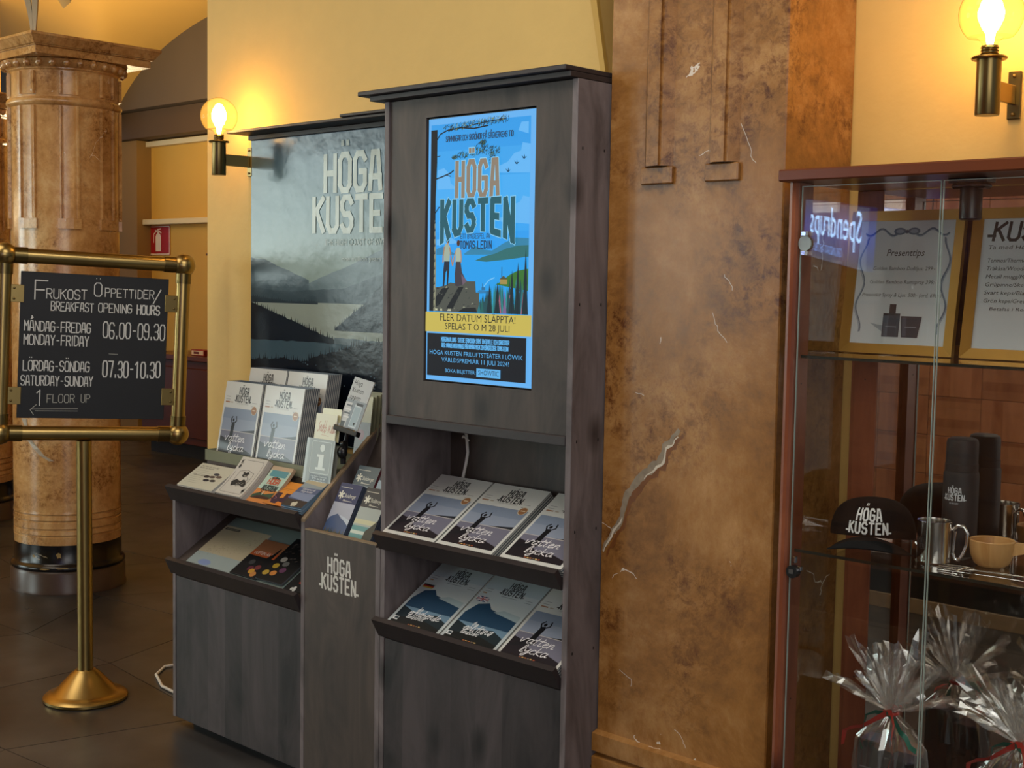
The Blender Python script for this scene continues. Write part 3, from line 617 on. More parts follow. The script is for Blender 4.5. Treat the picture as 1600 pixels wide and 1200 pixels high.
# ================================================================ WALL SCONCES
def sconce(x,lab):
    e=empty('wall_sconce',(x,2.641,1.86)); tag(e,lab,'lamp')
    MB().lathe([(0,0),(.0235,0),(.0245,.002),(.0245,.112),(0,.112)],m_brassdk,28).build('socket_tube',e)
    MB().lathe([(0,.112),(.034,.112),(.036,.115),(.034,.118),(0,.118)],m_brassdk,28).build('flange',e)
    s=MB().lathe([(0,.118),(.0165,.118),(.0165,.140),(0,.140)],m_brassdk,20)
    for z in (.122,.128,.134): s.lathe([(.0165,z),(.0185,z+.002),(.0165,z+.004)],m_brassdk,20)
    s.build('lamp_holder',e)
    a=MB().box(-.004,.0245,.035,.004,.126,.075,m_brass,.0012).build('arm',e)
    MB().box(-.014,.126,.005,.014,.1335,.105,m_brassdk,.0015).build('wall_plate',e)
    for z in (.015,.095): MB().sphere((0,.124,z),.004,m_brass,8,6).build('screw',e)
    pr=[(.0145,.138),(.016,.146),(.026,.156)]
    for k in range(3,17):
        t=math.pi*k/16; pr.append((.064*math.sin(t) if k<16 else 0,.203-.064*math.cos(t)))
    pr[3:]=[(r,z) for r,z in pr[3:] if z>.157]
    b=MB().lathe(pr,m_bulb,36).build('bulb',e)
    MB().lathe([(.006,.142),(.010,.165),(.018,.178),(.025,.195),(.026,.208),(.020,.228),(.009,.244),(0,.247)],pm('ffc678',.5,emit=85),16).build('filament',b)
    return e
sconce(-3.945,'brass wall lamp with round glowing bulb, left of the framed landscape poster')
sconce(-1.19,'brass wall lamp with round glowing bulb above the glass showcase')
# ================================================================ BIG WALL POSTER + LEDGE
def wall_poster():
    x0,x1,z0,z1=-3.935,-2.78,.95,1.998
    e=empty('landscape_poster',(x0,2.7745,z0)); tag(e,'large glossy blue-grey landscape poster on the yellow wall above the brochures','poster')
    Fm=frame((0,0,0),(1,0,0),(0,0,1))
    W_=x1-x0;H_=z1-z0
    sky=gradz('poster_sky',[(0,'7c8c7c'),(.28,'6c8078'),(.55,'4e6a70'),(1,'38546a')],1,.45,H_,.22,.22,13,0)
    b=MB().box(0,0,0,W_,H_,.006,sky).build('board',e,Fm)
    p=Print(.0062,step=.00003)
    def pg(c): return pm(c,.23,bump=.22,bs=13)
    def zp(z): return z-z0
    rr=random.Random(9)
    def ridge(pts,base,mat,trees=0,jag=.004,th=.012):
        top=[]
        for (xa,za),(xb,zb) in zip(pts,pts[1:]):
            n=max(2,int((xb-xa)/(.012 if trees else .03)))
            for i in range(n):
                t=i/n; x=xa+(xb-xa)*t; z=za+(zb-za)*t+rr.uniform(0,jag)
                top.append((x-x0,zp(z)))
                if trees and rr.random()<.75:
                    hh=rr.uniform(.4,1)*th; top+= [(x-x0+.003,zp(z)+hh),(x-x0+.006,zp(z))]
        top.append((pts[-1][0]-x0,zp(pts[-1][1]))); 
        p.z+=p.step; vs=[p.P(*q) for q in top]+[p.P(q[0],zp(base)) for q in top]; n=len(top)
        p.add(vs,[(i,i+1,n+i+1,n+i) for i in range(n-1)],mat)
    ridge([(-3.935,1.50),(-3.8,1.535),(-3.6,1.49),(-3.35,1.56),(-3.22,1.60),(-2.78,1.66)],1.40,pg('4e6268'),0)
    ridge([(-3.935,1.575),(-3.85,1.57),(-3.75,1.54),(-3.6,1.50)],1.43,pg('3a4d56'),0)
    ridge([(-3.935,1.47),(-3.7,1.46),(-3.4,1.475),(-3.2,1.53),(-2.78,1.6)],1.41,pg('33454e'),0)
    p.rect(0,zp(1.17),W_,zp(1.425),pg('8f9a90'))
    ridge([(-3.935,1.44),(-3.7,1.425),(-3.55,1.43)],1.42,pg('28363f'),1)
    ridge([(-3.46,1.34),(-3.40,1.375),(-3.3,1.43),(-3.2,1.51),(-3.0,1.56),(-2.78,1.6)],1.335,pg('1e2b36'),1,.004,.016)
    ridge([(-3.935,1.418),(-3.8,1.385),(-3.65,1.345),(-3.50,1.31),(-3.40,1.288)],1.28,pg('141e29'),1,.006,.02)
    ridge([(-3.46,1.31),(-3.2,1.305),(-2.78,1.30)],1.27,pg('55656c'),0)
    ridge([(-3.935,1.285),(-3.6,1.29),(-3.3,1.285),(-2.78,1.28)],1.18,pg('3f5560'),0)
    ridge([(-3.60,1.235),(-3.45,1.26),(-3.3,1.295),(-3.15,1.31),(-2.78,1.36)],1.20,pg('0e1720'),1,.01,.03)
    ridge([(-3.935,1.215),(-3.75,1.225),(-3.5,1.215),(-3.2,1.235),(-2.78,1.25)],.955,pg('0d1520'),1,.008,.022)
    for i in range(40):
        x=rr.uniform(.3,W_-.03); z=rr.uniform(.2,.27); p.rect(x,z,x+rr.uniform(.003,.009),z+rr.uniform(.001,.004),pg('5f727c'))
    t=pg('a9b3a8'); t2=pg('98a49c')
    p.caps('HÖGA',-3.372-x0,zp(1.797),.115,t,.42,.17,.5,'c',maxw=.30); p.caps('KUSTEN',-3.362-x0,zp(1.665),.108,t,.42,.18,.5,'c',maxw=.44)
    p.text('THE HIGH COAST OF SWEDEN',-3.335-x0,zp(1.617),.030,t2,align='c',maxw=.36); p.text('one million years ago',-3.30-x0,zp(1.565),.024,t2,align='c',maxw=.25)
    p.build('poster_print',b)
    e=empty('ledge_board',(-3.935,2.69,2.005)); tag(e,'thin dark wooden ledge along the top of the landscape poster','ledge')
    MB().box(-.01,-.018,0,1.17,.083,.010,m_wooddark,.002).build('top_board',e)
    MB().box(.0,.065,-.016,1.16,.083,-.0005,m_wooddark,.001).build('rail',e)
    MB().box(.62,-.025,.0105,1.17,.08,.020,m_wooddark,.002).build('upper_board',e)
wall_poster()
# ================================================================ WOODEN DISPLAY FURNITURE
SL=31.8; SLT=math.tan(R(SL))
def lip(xa,xb,ytop,ztop,ybot,zbot,e,name='shelf_lip'):
    # leaning board with a visible thickness
    t=.016; d=Vector((ytop-ybot,ztop-zbot)).normalized(); nrm=Vector((d.y,-d.x))
    if nrm.x<0: nrm=-nrm
    q=[(ybot,zbot),(ytop,ztop),(ytop+nrm.x*t,ztop+nrm.y*t),(ybot+nrm.x*t,zbot+nrm.y*t)]
    return MB().prism(q,xa,xb,m_wooddark,'x').build(name,e)
def shelf(xa,xb,y0,z0,e,depth=.25):
    t=.014; y1=y0+depth; z1=z0+depth*SLT
    return MB().prism([(y0,z0),(y1,z1),(y1+t*math.sin(R(SL)),z1-t),(y0,z0-t)],xa,xb,m_woodmid,'x').build('sloping_shelf',e)
def kiosk():
    e=empty('information_kiosk',(0,0,0)); tag(e,'tall dark-stained wooden kiosk with lit screen above two magazine shelves','kiosk')
    XL,XR,YF,YB=-2.757,-2.064,2.373,2.768
    MB().box(XL,YF,0,XL+.018,YB,1.985,m_woodside,.001).build('side_panel',e)
    MB().box(XR-.018,YF,0,XR,YB,1.985,m_woodside,.001).build('side_panel',e)
    a,b=XL+.0185,XR-.0185
    sx0,sx1,sz0,sz1=-2.5965,-2.2025,1.2385,1.932
    s=MB(); y0,y1=YF+.006,YF+.024
    for q in ((a,1.137,sx0,1.984),(sx1,1.137,b,1.984),(sx0,1.137,sx1,sz0),(sx0,sz1,sx1,1.984)): s.box(q[0],y0,q[1],q[2],y1,q[3],m_woodmid)
    s.build('header_panel',e)
    s=MB().box(a,YF-.002,1.112,b,y1+.05,1.1365,m_wooddark,.002); s.build('header_rail',e)
    s=MB().box(XL-.062,YF-.045,1.9995,XR-.002,YB,2.012,m_wooddark,.002); s.box(XL-.03,YF-.028,1.986,XR-.0,YB,1.999,m_wooddark,.001); s.build('crown_board',e)
    MB().box(a,2.62,.45,b,2.632,1.111,m_woodmid).build('back_panel',e)
    shelf(a,b,YF+.006,.789,e,.235); shelf(a,b,YF+.006,.5335,e,.235)
    lip(XL-.004,XR-.020,2.344,.806,2.372,.760,e); lip(XL-.004,XR-.020,2.344,.565,2.372,.515,e)
    MB().box(a,YF+.002,.02,b,YF+.02,.512,m_wood,.001).build('front_panel',e)
    for z in (1.82,1.45,1.12,.9,.6,.3): 
        for y in (YF+.02,YF+.10): MB().box(XR-.0002,y-.002,z,XR+.0004,y+.002,z+.007,m_blackmat).build('screw_hole',e)
    # screen
    sc=MB().box(sx0+.002,YF+.012,sz0+.002,sx1-.002,YF+.045,sz1-.002,m_blackpl,.001).build('screen',e)
    p=Print(.0004,step=.00001); E=lambda c,k=1.0: pm(c,.5,emit=k,spec=.15)
    W_,H_=.384,.684
    Fm=frame((sx0+.005,YF+.0118,sz0+.0045),(1,0,0),(0,0,1))
    X=lambda px:(px-118)/(937-118)*W_   # photo crop helpers: x across, y from the top
    p.rect(0,0,W_,H_,E('67b4f4',.95))
    L,Rr=.010,.367
    bands=['3aa0ec','2f9cec','2b9cee','35a3f0','45aaf0','3aa2ea','2f9ae6']
    y0_,y1_=.180,.668
    for i,c in enumerate(bands): p.rect(L,y0_+(y1_-y0_)*i/7,Rr,y0_+(y1_-y0_)*(i+1)/7,E(c))
    p.z+=.0001
    # clouds
    for pts in ([(.367,.60),(.340,.605),(.335,.585),(.312,.58),(.29,.56),(.25,.548),(.25,.535),(.367,.53)],[(.367,.47),(.345,.475),(.335,.46),(.315,.455),(.30,.43),(.26,.42),(.27,.412),(.367,.405)],[(.035,.55),(.06,.555),(.08,.54),(.085,.515),(.11,.50),(.035,.50)],[(.035,.37),(.09,.375),(.12,.36),(.035,.355)],[(.36,.655),(.335,.655),(.325,.635),(.36,.625)]):
        p.poly(pts,E('62b4f2'))
    # sea + hills
    p.rect(L,.18,Rr,.335,E('1f9cea')); p.z+=.0001
    p.poly([(.035,.345),(.06,.352),(.09,.338),(.12,.33),(.035,.33)],E('2d7fae'))
    p.poly([(.14,.333),(.18,.352),(.21,.343),(.24,.340),(.28,.358),(.32,.372),(.367,.37),(.367,.33),(.14,.33)],E('2f80a6'))
    p.poly([(.18,.315),(.21,.325),(.25,.332),(.29,.345),(.33,.352),(.367,.353),(.367,.325),(.30,.318),(.22,.312)],E('2a6a6c'))
    p.poly([(.255,.255),(.28,.265),(.30,.278),(.33,.29),(.367,.295),(.367,.24),(.31,.248)],E('35702c')); p.rect(.27,.256,.295,.268,E('a08a4a')); p.poly([(.268,.268),(.282,.277),(.297,.268)],E('4f4a2c')); p.line([(.276,.27),(.276,.298)],.002,E('30404a'))
    p.poly([(.19,.235),(.198,.240),(.235,.238),(.24,.233),(.195,.231)],E('2a7bb0')); p.rect(.205,.24,.218,.247,E('2c6c96')); p.line([(.208,.247),(.208,.256)],.0016,E('234f70')); p.line([(.214,.25),(.23,.265),(.25,.272)],.003,E('6fbef0'))
    # forest
    rr=random.Random(6); p.z+=.0001; p.step=2e-6
    def fir(x,y,hh,w2,c):
        p.poly([(x-w2,y),(x+w2,y),(x+w2*.45,y+hh*.45),(x+w2*.6,y+hh*.42),(x,y+hh),(x-w2*.6,y+hh*.42),(x-w2*.45,y+hh*.45)],c)
    cols=['1f6f7a','1c5f5c','2b8a8a','163c48','2d6e54','1a4a52']
    for i in range(46):
        x=rr.uniform(.195,.36); t=(x-.195)/.165; fir(x,.182,.03+.045*t+rr.uniform(0,.03),.006+.003*rr.random(),E(rr.choice(cols)))
    fir(.31,.182,.09,.009,E('b0607c')); fir(.27,.182,.05,.007,E('a8607a')); fir(.352,.182,.06,.008,E('a8607a')); fir(.288,.182,.06,.007,E('7a5c8a'))
    for x,hh in ((.332,.13),(.358,.165),(.312,.11),(.234,.075),(.262,.08)): fir(x,.182,hh,.011,E('0e2730')); p.line([(x,.182),(x,.182+hh*.9)],.0018,E('0a1a22'))
    # rock and couple
    p.poly([(.025,.182),(.19,.182),(.197,.205),(.197,.232),(.185,.234),(.182,.262),(.15,.262),(.12,.255),(.09,.258),(.07,.25),(.04,.245),(.025,.245)],E('4c4f48'))
    for pts in ([(.03,.19),(.05,.2),(.085,.245),(.06,.243),(.03,.215)],[(.075,.19),(.10,.19),(.14,.248),(.12,.246)],[(.12,.182),(.19,.182),(.185,.195),(.14,.193)]): p.poly(pts,E('10151c'))
    rk=E('8b8f7a'); rk2=E('2b2f30')
    for i in range(26):
        x=rr.uniform(.03,.18); y=rr.uniform(.185,.245); p.poly([(x,y),(x+rr.uniform(.004,.014),y+.002),(x+.003,y+rr.uniform(.002,.006))],rr.choice([rk,rk2,rk2]))
    for i in range(12): x=rr.uniform(.028,.09); p.poly([(x,.184),(x+.006,.184),(x+.004,.19)],E('c8c8a8'))
    sk=E('b98a6a'); 
    p.poly([(.064,.312),(.086,.312),(.087,.352),(.080,.358),(.070,.358),(.064,.35)],E('9dac9c')); p.line([(.066,.35),(.061,.325),(.061,.31)],.004,E('a87c5c')); p.line([(.086,.348),(.091,.325),(.097,.303)],.004,E('a87c5c')); p.circ(.078,.368,.0065,E('2c2420'),ry=.009); p.rect(.075,.356,.080,.362,sk)
    p.poly([(.066,.313),(.086,.313),(.085,.29),(.081,.25),(.076,.25),(.077,.29),(.072,.285),(.067,.248),(.061,.248),(.063,.29)],E('1a2436')); 
    p.poly([(.108,.310),(.127,.310),(.128,.34),(.123,.348),(.113,.348),(.108,.34)],E('a5b2a0')); p.circ(.118,.360,.006,E('4a2a1c'),ry=.008); p.line([(.109,.34),(.102,.32),(.098,.302)],.0035,E('b08868')); p.line([(.127,.34),(.13,.32),(.128,.31)],.0035,E('b08868'))
    p.poly([(.110,.312),(.127,.312),(.133,.285),(.150,.262),(.14,.258),(.132,.252),(.118,.248),(.108,.25),(.106,.28)],E('3b3540')); p.poly([(.13,.28),(.152,.263),(.136,.252)],E('6a5668'))
    # tree trunk, branches, foliage
    p.poly([(L,.182),(.030,.182),(.032,.26),(.030,.36),(.030,.48),(.034,.57),(.034,.655),(L,.655)],E('0c0e14')); p.poly([(.026,.182),(.034,.182),(.034,.30),(.030,.42),(.027,.42)],E('8a8a70'))
    for i in range(12): y=.19+i*.02; p.poly([(.026,y),(.031,y+.003),(.029,y+.012)],E('20222a'))
    bk=E('0d1a24')
    p.line([(.032,.628),(.045,.643),(.07,.651),(.12,.655),(.17,.650),(.22,.654)],.0035,bk); p.line([(.13,.654),(.17,.660),(.22,.664),(.28,.667)],.0025,bk); p.line([(.032,.528),(.055,.533),(.085,.541),(.096,.547)],.0035,bk); p.line([(.07,.536),(.085,.533)],.002,bk); p.line([(.030,.585),(.045,.587)],.002,bk); p.line([(.030,.440),(.042,.453),(.055,.457)],.003,bk)
    def tuft(cx,cy,rx,ry,n,cs,rot=0):
        for i in range(n):
            a=rr.uniform(0,6.28); q=rr.random()**.5; x=cx+rx*q*math.cos(a); y=cy+ry*q*math.sin(a); c=rr.choice(cs); L_=rr.uniform(.004,.009); dx=L_*rr.uniform(.3,1); dy=L_*.8
            p.poly([(x,y),(x+dx,y+dy),(x+.0018,y-.001)],E(c))
    for cx in (.075,.10,.125,.15,.175,.20,.225,.25,.275): tuft(cx,.6555+(cx-.07)*.05,.02,.009,34,['0c1a22','10202a','0a141c','8d9a5a','2a4434'])
    p.z+=.0001
    for cx,cy,rx,ry in ((.195,.602,.020,.012),(.175,.59,.02,.012),(.215,.592,.022,.012),(.245,.589,.018,.012),(.236,.57,.010,.02),(.13,.584,.022,.008),(.10,.579,.012,.004),(.203,.612,.012,.006)): tuft(cx,cy,rx,ry,60,['0d2630','12333c','0a1a22','55744a','1d4a4a'])
    for (x,y) in ((.294,.538),(.323,.556),(.348,.568)):
        p.poly([(x-.009,y+.006),(x-.001,y),(x+.009,y+.002),(x+.002,y-.004),(x-.003,y-.003)],E('10486c')); p.poly([(x-.001,y),(x+.001,y+.008),(x+.003,y)],E('10486c'))
    # lettering
    p.z+=.0002; edge=E('8ad0f4',.95)
    p.caps('SANNINGAR OCH SKRÖNOR PÅ SÅGVERKENS TID',.190,.622,.0135,E('1c3c5e'),.385,.17,.30,'c')
    def big(txt,x,y,hh,mat,wr,st,gap,warp=None):
        p.caps(txt,x,y,hh,edge,wr,st+.05,gap,'c',warp); p.z+=.00006; p.caps(txt,x,y,hh,mat,wr,st,gap,'c',warp)
    big('HÖGA',.186,.480,.086,E('8a7c6c'),.27,.15,.8)
    cx=.186
    def arch(x,y):
        d=(x-cx)/.13; base=.395; top=.466; t=(y-base)/(top-base); b=base-.030*d*d; return (x,b+(top-b)*t)
    big('KUSTEN',cx,.395,.071,E('1d5866'),.36,.22,.80,arch)
    p.caps('ETT BYGDESPEL AV',.182,.3715,.0115,E('234a66'),.46,.17,.34,'c')
    p.caps('TOMAS LEDIN',.184,.346,.0185,E('163a5a'),.44,.17,.42,'c')
    p.build('screen_picture',sc,Fm)
    p=Print(.0045,step=.00002)
    p.rect(-.0,.128,W_,.180,E('d8c45c',.82)); k=E('15181c')
    p.text('FLER DATUM SLÄPPTA!',.192,.158,.0265,k,align='c',maxw=.275); p.text('SPELAS T O M 28 JULI',.192,.1365,.0235,k,align='c',maxw=.235)
    p.rect(.008,.012,.368,.124,E('0a0d18')); lt=E('62b6f0',.9)
    p.caps('MORGAN ALLING  SUSSIE ERIKSSON SAMT ENSEMBLE OCH ORKESTER',.186,.104,.0105,lt,.36,.19,.26,'c'); p.caps('REGI: MARKUS VIRTA MANUS: PÄR NYMARK MUSIK OCH SÅNGTEXTER: TOMAS LEDIN',.186,.0885,.0105,lt,.30,.19,.24,'c')
    p.text('HÖGA KUSTEN FRILUFTSTEATER I LÖVVIK',.188,.0685,.0165,lt,align='c',maxw=.340); p.text('VÄRLDSPREMIÄR 11 JULI 2024!',.188,.0505,.0165,lt,align='c',maxw=.245)
    p.text('BOKA BILJETTER:',.078,.0235,.0135,lt,maxw=.115); p.rect(.196,.018,.282,.040,lt); p.text('SHOWTIC',.239,.0235,.018,E('10304c'),align='c',maxw=.074)
    p.build('screen_text',sc,Fm)
    return e
kiosk()
e=MB().tube([(-2.665,2.60,1.110),(-2.665,2.612,1.06),(-2.662,2.614,1.02),(-2.668,2.614,.99),(-2.672,2.612,.968),(-2.672,2.605,.945)],.0045,m_white,8).build('power_cable'); tag(e,'white cable hanging inside the kiosk niche below the screen','cable')
e2=MB().tube([(-2.675,2.606,1.062),(-2.668,2.601,1.067),(-2.655,2.603,1.060),(-2.651,2.607,1.054)],.003,m_white,6).build('cable_tie',e)
e=MB().tube([(-3.9,2.62,.0065),(-4.05,2.55,.006),(-4.19,2.56,.006),(-4.33,2.62,.006),(-4.40,2.70,.006),(-4.385,2.82,.006),(-4.30,2.90,.006),(-4.22,2.99,.006)],.0055,m_white,8).build('extension_cable'); tag(e,'white cord looping on the floor beside the brochure cabinet','cord')
def left_cabinet():
    e=empty('brochure_cabinet',(0,0,0)); tag(e,'dark-stained low wooden brochure cabinet at the left with two sloping shelves','cabinet')
    XL,XR,YF,YB=-3.815,-3.118,2.373,2.768
    zt=lambda y:.79+(y-YF)*.90
    MB().prism([(YF,0.03),(YB,0.03),(YB,zt(YB)-.13),(YF,.795)],XL,XL+.016,m_woodside,'x').build('side_panel',e)
    a,b=XL+.0165,XR-.001
    lip(XL-.014,XR-.003,2.350,.811,2.374,.762,e); lip(XL-.014,XR-.003,2.350,.566,2.374,.515,e)
    shelf(a,b,YF+.006,.803,e,.116); MB().box(a,2.496,.872,b,2.76,.8885,m_woodmid).build('rear_board',e); shelf(a,b,YF+.006,.565,e,.24)
    MB().box(a-.010,YF+.002,.03,b,YF+.02,.512,m_wood,.001).build('front_panel',e)
    MB().box(a,2.62,.3,b,2.632,.90,m_woodmid).build('back_panel',e)
    MB().box(a+.03,YF+.05,.0,b-.03,YB-.02,.0295,m_blackmat).build('plinth',e)
    e=empty('brochure_bin',(0,0,0)); tag(e,'narrow dark wooden brochure bin with white lettering, between the cabinet and the kiosk','cabinet')
    MB().prism([(YF,0.0),(YB,0.0),(YB,.787+(YB-YF)*.905),(YF,.787)],-3.117,-3.101,m_woodside,'x').build('side_panel',e)
    MB().prism([(YF,.7875),(YB,.7875+(YB-YF)*.905),(YB,.7955+(YB-YF)*.905),(YF,.7955)],-3.117,-3.101,m_edge,'x').build('edge_strip',e)
    MB().box(-3.1005,YF+.001,0.0,-2.7775,YF+.019,.765,m_woodmid,.001).build('front_panel',e)
    MB().box(-3.1005,YF+.001,.7655,-2.7775,YF+.019,.769,m_edge).build('edge_strip',e)
    MB().box(-2.777,YF,0.0,-2.7585,YB,.76,m_woodside).build('side_panel',e)
    MB().prism([(2.452,.640),(2.735,1.172),(2.750,1.165),(2.467,.633)],-3.1005,-2.778,m_woodmid,'x').build('back_board',e)
    p=Print(); p.logo(.160,.016,.158,pm('cfccc4',.5)); p.build('logo_print',e,frame((-3.1005,YF+.0008,.590),(1,0,0),(0,0,1)))
left_cabinet()
#CHUNK3
# ================================================================ PRINTED MATTER
pages=pm('c3c3bd',.6); cov_lt=pm('c9c9c2',.35,coat=.3); cov_bl=pm('4b5560',.35)
def booklet(w,h,t,cover,name='magazine',bevel=0):
    s=MB(); s.box(0,0,0,w,h,.0013,cov_bl); s.box(0,0,t-.0013,w,h,t,cov_bl); s.box(.0,.0012,.0013,w-.0008,h-.0008,t-.0013,pages); s.box(-.0003,0,0,.0003,h,t,cover)
    return s.build(name)
SHEETS={}
C=lambda c,r=.38: pm(c,r,coat=.25)
def cover_water(w,h,t):
    p=Print(t+.0002); p.rect(0,0,w,h,C('cdcec8')); k=C('17181a'); g=C('8a8c8c')
    p.logo(w*.52,h*.745,w*.40,k); p.text('THE HIGH COAST OF SWEDEN',w*.52,h*.715,.0055,g,align='c',maxw=w*.32)
    for x,y in ((.05,.80),(.05,.765),(.78,.745),(.78,.70)): p.rect(w*x,h*y,w*(x+.12),h*y+.0016,g)
    p.rect(w*.05,h*.725,w*.17,h*.742,C('a07050')); p.rect(w*.20,h*.725,w*.26,h*.74,C('b0a494'))
    y0,y1=.045,.66
    x0,x1=w*.045,w*.955; Y=lambda v:h*(y0+(y1-y0)*v)
    p.rect(x0,Y(0),x1,Y(1),C('8d97a8')); p.rect(x0,Y(.78),x1,Y(1),C('808da0')); p.rect(x0,Y(.0),x1,Y(.52),C('71707f'))
    p.rect(x0,Y(.515),x1,Y(.53),C('b8b2ae')); p.poly([(x0+(x1-x0)*.55,Y(.53)),(x1,Y(.53)),(x1,Y(.60)),(x0+(x1-x0)*.85,Y(.575))],C('25272d'))
    p.poly([(x0,Y(0)),(x1,Y(0)),(x1,Y(.10)),(x0+(x1-x0)*.7,Y(.20)),(x0+(x1-x0)*.45,Y(.17)),(x0+(x1-x0)*.25,Y(.34)),(x0,Y(.40))],C('221c22')); p.poly([(x0,Y(.22)),(x0+(x1-x0)*.25,Y(.40)),(x0+(x1-x0)*.45,Y(.38)),(x0+(x1-x0)*.36,Y(.27)),(x0+.01,Y(.2))],C('1b1a1f'))
    xx=lambda v:x0+(x1-x0)*v
    p.poly([(xx(.27),Y(.36)),(xx(.37),Y(.37)),(xx(.375),Y(.55)),(xx(.39),Y(.66)),(xx(.36),Y(.72)),(xx(.30),Y(.70)),(xx(.285),Y(.6))],C('16161a')); p.circ(xx(.335),Y(.755),w*.026,C('16161a'))
    p.line([(xx(.30),Y(.68)),(xx(.26),Y(.76)),(xx(.30),Y(.82))],w*.022,C('16161a')); p.line([(xx(.37),Y(.69)),(xx(.43),Y(.74)),(xx(.41),Y(.83))],w*.022,C('16161a'))
    p.circ(w*.86,h*.655,w*.075,C('c9bfa8')); p.circ(w*.86,h*.655,w*.066,C('9a6c46')); p.rect(w*.82,h*.65,w*.90,h*.663,C('d8c8a8'))
    wh=C('e2e0e0'); p.script('vatten',xx(.14),Y(.31),h*.088,wh,.11,wr=1.32); p.script('lycka',xx(.26),Y(.12),h*.088,wh,.11,wr=1.32)
    for i,c in enumerate(['9a5a3a','c8a060','b07040','7a6a5a','d0b070','a05030']): p.rect(xx(.34+.05*i),h*.052,xx(.375+.05*i),h*.066,C(c))
    return p
def cover_mount(w,h,t,flag,words):
    p=Print(t+.0002); p.rect(0,0,w,h,C('b9c2c2')); p.rect(0,h*.8,w,h,C('aab8bc')); k=C('17181a'); g=C('7c8284')
    p.logo(w*.52,h*.76,w*.38,k); p.rect(w*.38,h*.725,w*.66,h*.732,g)
    for x,y in ((.06,.79),(.06,.755),(.80,.74),(.80,.71)): p.rect(w*x,h*y,w*(x+.12),h*y+.0016,g)
    p.rect(w*.05,h*.72,w*.12,h*.737,C('a08058'))
    x0,x1=w*.05,w*.95; H0=h*.055
    p.rect(x0,H0,x1,h*.42,C('6d8ba0'))
    p.poly([(x0,h*.42),(x0+.02,h*.56),(x0+.055,h*.60),(x0+.075,h*.53),(x0+.12,h*.50),(x1,h*.45),(x1,h*.3),(x0,h*.3)],C('27455f')); p.poly([(x0+.09,h*.5),(x0+.14,h*.47),(x1,h*.44),(x1,h*.52),(x0+.12,h*.55)],C('9fb0b4'))
    p.poly([(x0,H0),(x1,H0),(x1,h*.20),(x0+.14,h*.27),(x0+.07,h*.22),(x0,h*.30)],C('1d2a30')); p.poly([(x0,H0),(x1,H0),(x1,h*.1),(x0+.10,h*.17),(x0,h*.14)],C('15191a'))
    fw,fh=w*.16,h*.055; fx,fy=w*.04,h*.60
    if flag=='de':
        for i,c in enumerate(['c8a83c','a02824','141414']): p.rect(fx,fy+fh*i/3,fx+fw*1.25,fy+fh*(i+1)/3,C(c))
    else:
        p.rect(fx,fy,fx+fw*1.3,fy+fh*1.3,C('232a5a')); fw*=1.3; fh*=1.3
        p.line([(fx+.001,fy+.001),(fx+fw-.001,fy+fh-.001)],.0035,C('d8d4d4')); p.line([(fx+.001,fy+fh-.001),(fx+fw-.001,fy+.001)],.0035,C('d8d4d4')); p.line([(fx+fw/2,fy),(fx+fw/2,fy+fh)],.006,C('d8d4d4')); p.line([(fx,fy+fh/2),(fx+fw,fy+fh/2)],.006,C('d8d4d4')); p.line([(fx+fw/2,fy),(fx+fw/2,fy+fh)],.003,C('a82a34')); p.line([(fx,fy+fh/2),(fx+fw,fy+fh/2)],.003,C('a82a34'))
    wh=C('e2e4e4'); y=h*.27
    for i,wd in enumerate(words):
        big=(i==1); sz=h*(.082 if big else .05); p.script(wd,w*(.34 if i==0 else .24 if big else .26),y-(0 if i==0 else h*.075 if big else h*.125),sz,wh,.11,wr=1.0 if big else .85)
    p.rect(w*.06,h*.085,w*.155,h*.135,C('d8dada')); p.rect(w*.085,h*.1,w*.15,h*.128,C('22343c'))
    for i,c in enumerate(['9a5a3a','c8a060','b07040','7a6a5a','d0b070']): p.rect(w*(.40+.05*i),h*.058,w*(.435+.05*i),h*.07,C(c))
    return p
MW,MH,MT=.2075,.262,.0068
body=booklet(MW,MH,MT,cov_lt); pr_w=cover_water(MW,MH,MT).build('cover_print')
pr_de=cover_mount(MW,MH,MT,'de',['die','erhebende','landschaft']).build('cover_print'); pr_gb=cover_mount(MW,MH,MT,'gb',['the','Uplifting','landscape']).build('cover_print')
def mag(m4,label,group,cover=None,scale=None):
    o=body.copy(); COL.objects.link(o)
    o.matrix_world=m4; tag(o,label,'magazine',group)
    if cover is not None: c=cover.copy(); COL.objects.link(c); c.parent=o
    return o
def stack(x,y,z,deg,n,toplab,lowlab,group,cover,turn=0):
    """stack lying on a sloping shelf; x,y,z = front left corner of the lowest copy"""
    base=sloped(x,y,z,deg,turn); rr=random.Random(int(x*1000))
    for i in range(n):
        m=base@Matrix.Translation((rr.uniform(-.0015,.0015) if i<n-1 else 0,rr.uniform(0,.002) if i<n-1 else 0,i*(MT+.0003)+.0004))
        mag(m,toplab if i==n-1 else lowlab.replace('magazine ','magazine, %s from the top, '%ORD[n-1-i],1),group,cover if i==n-1 else None)
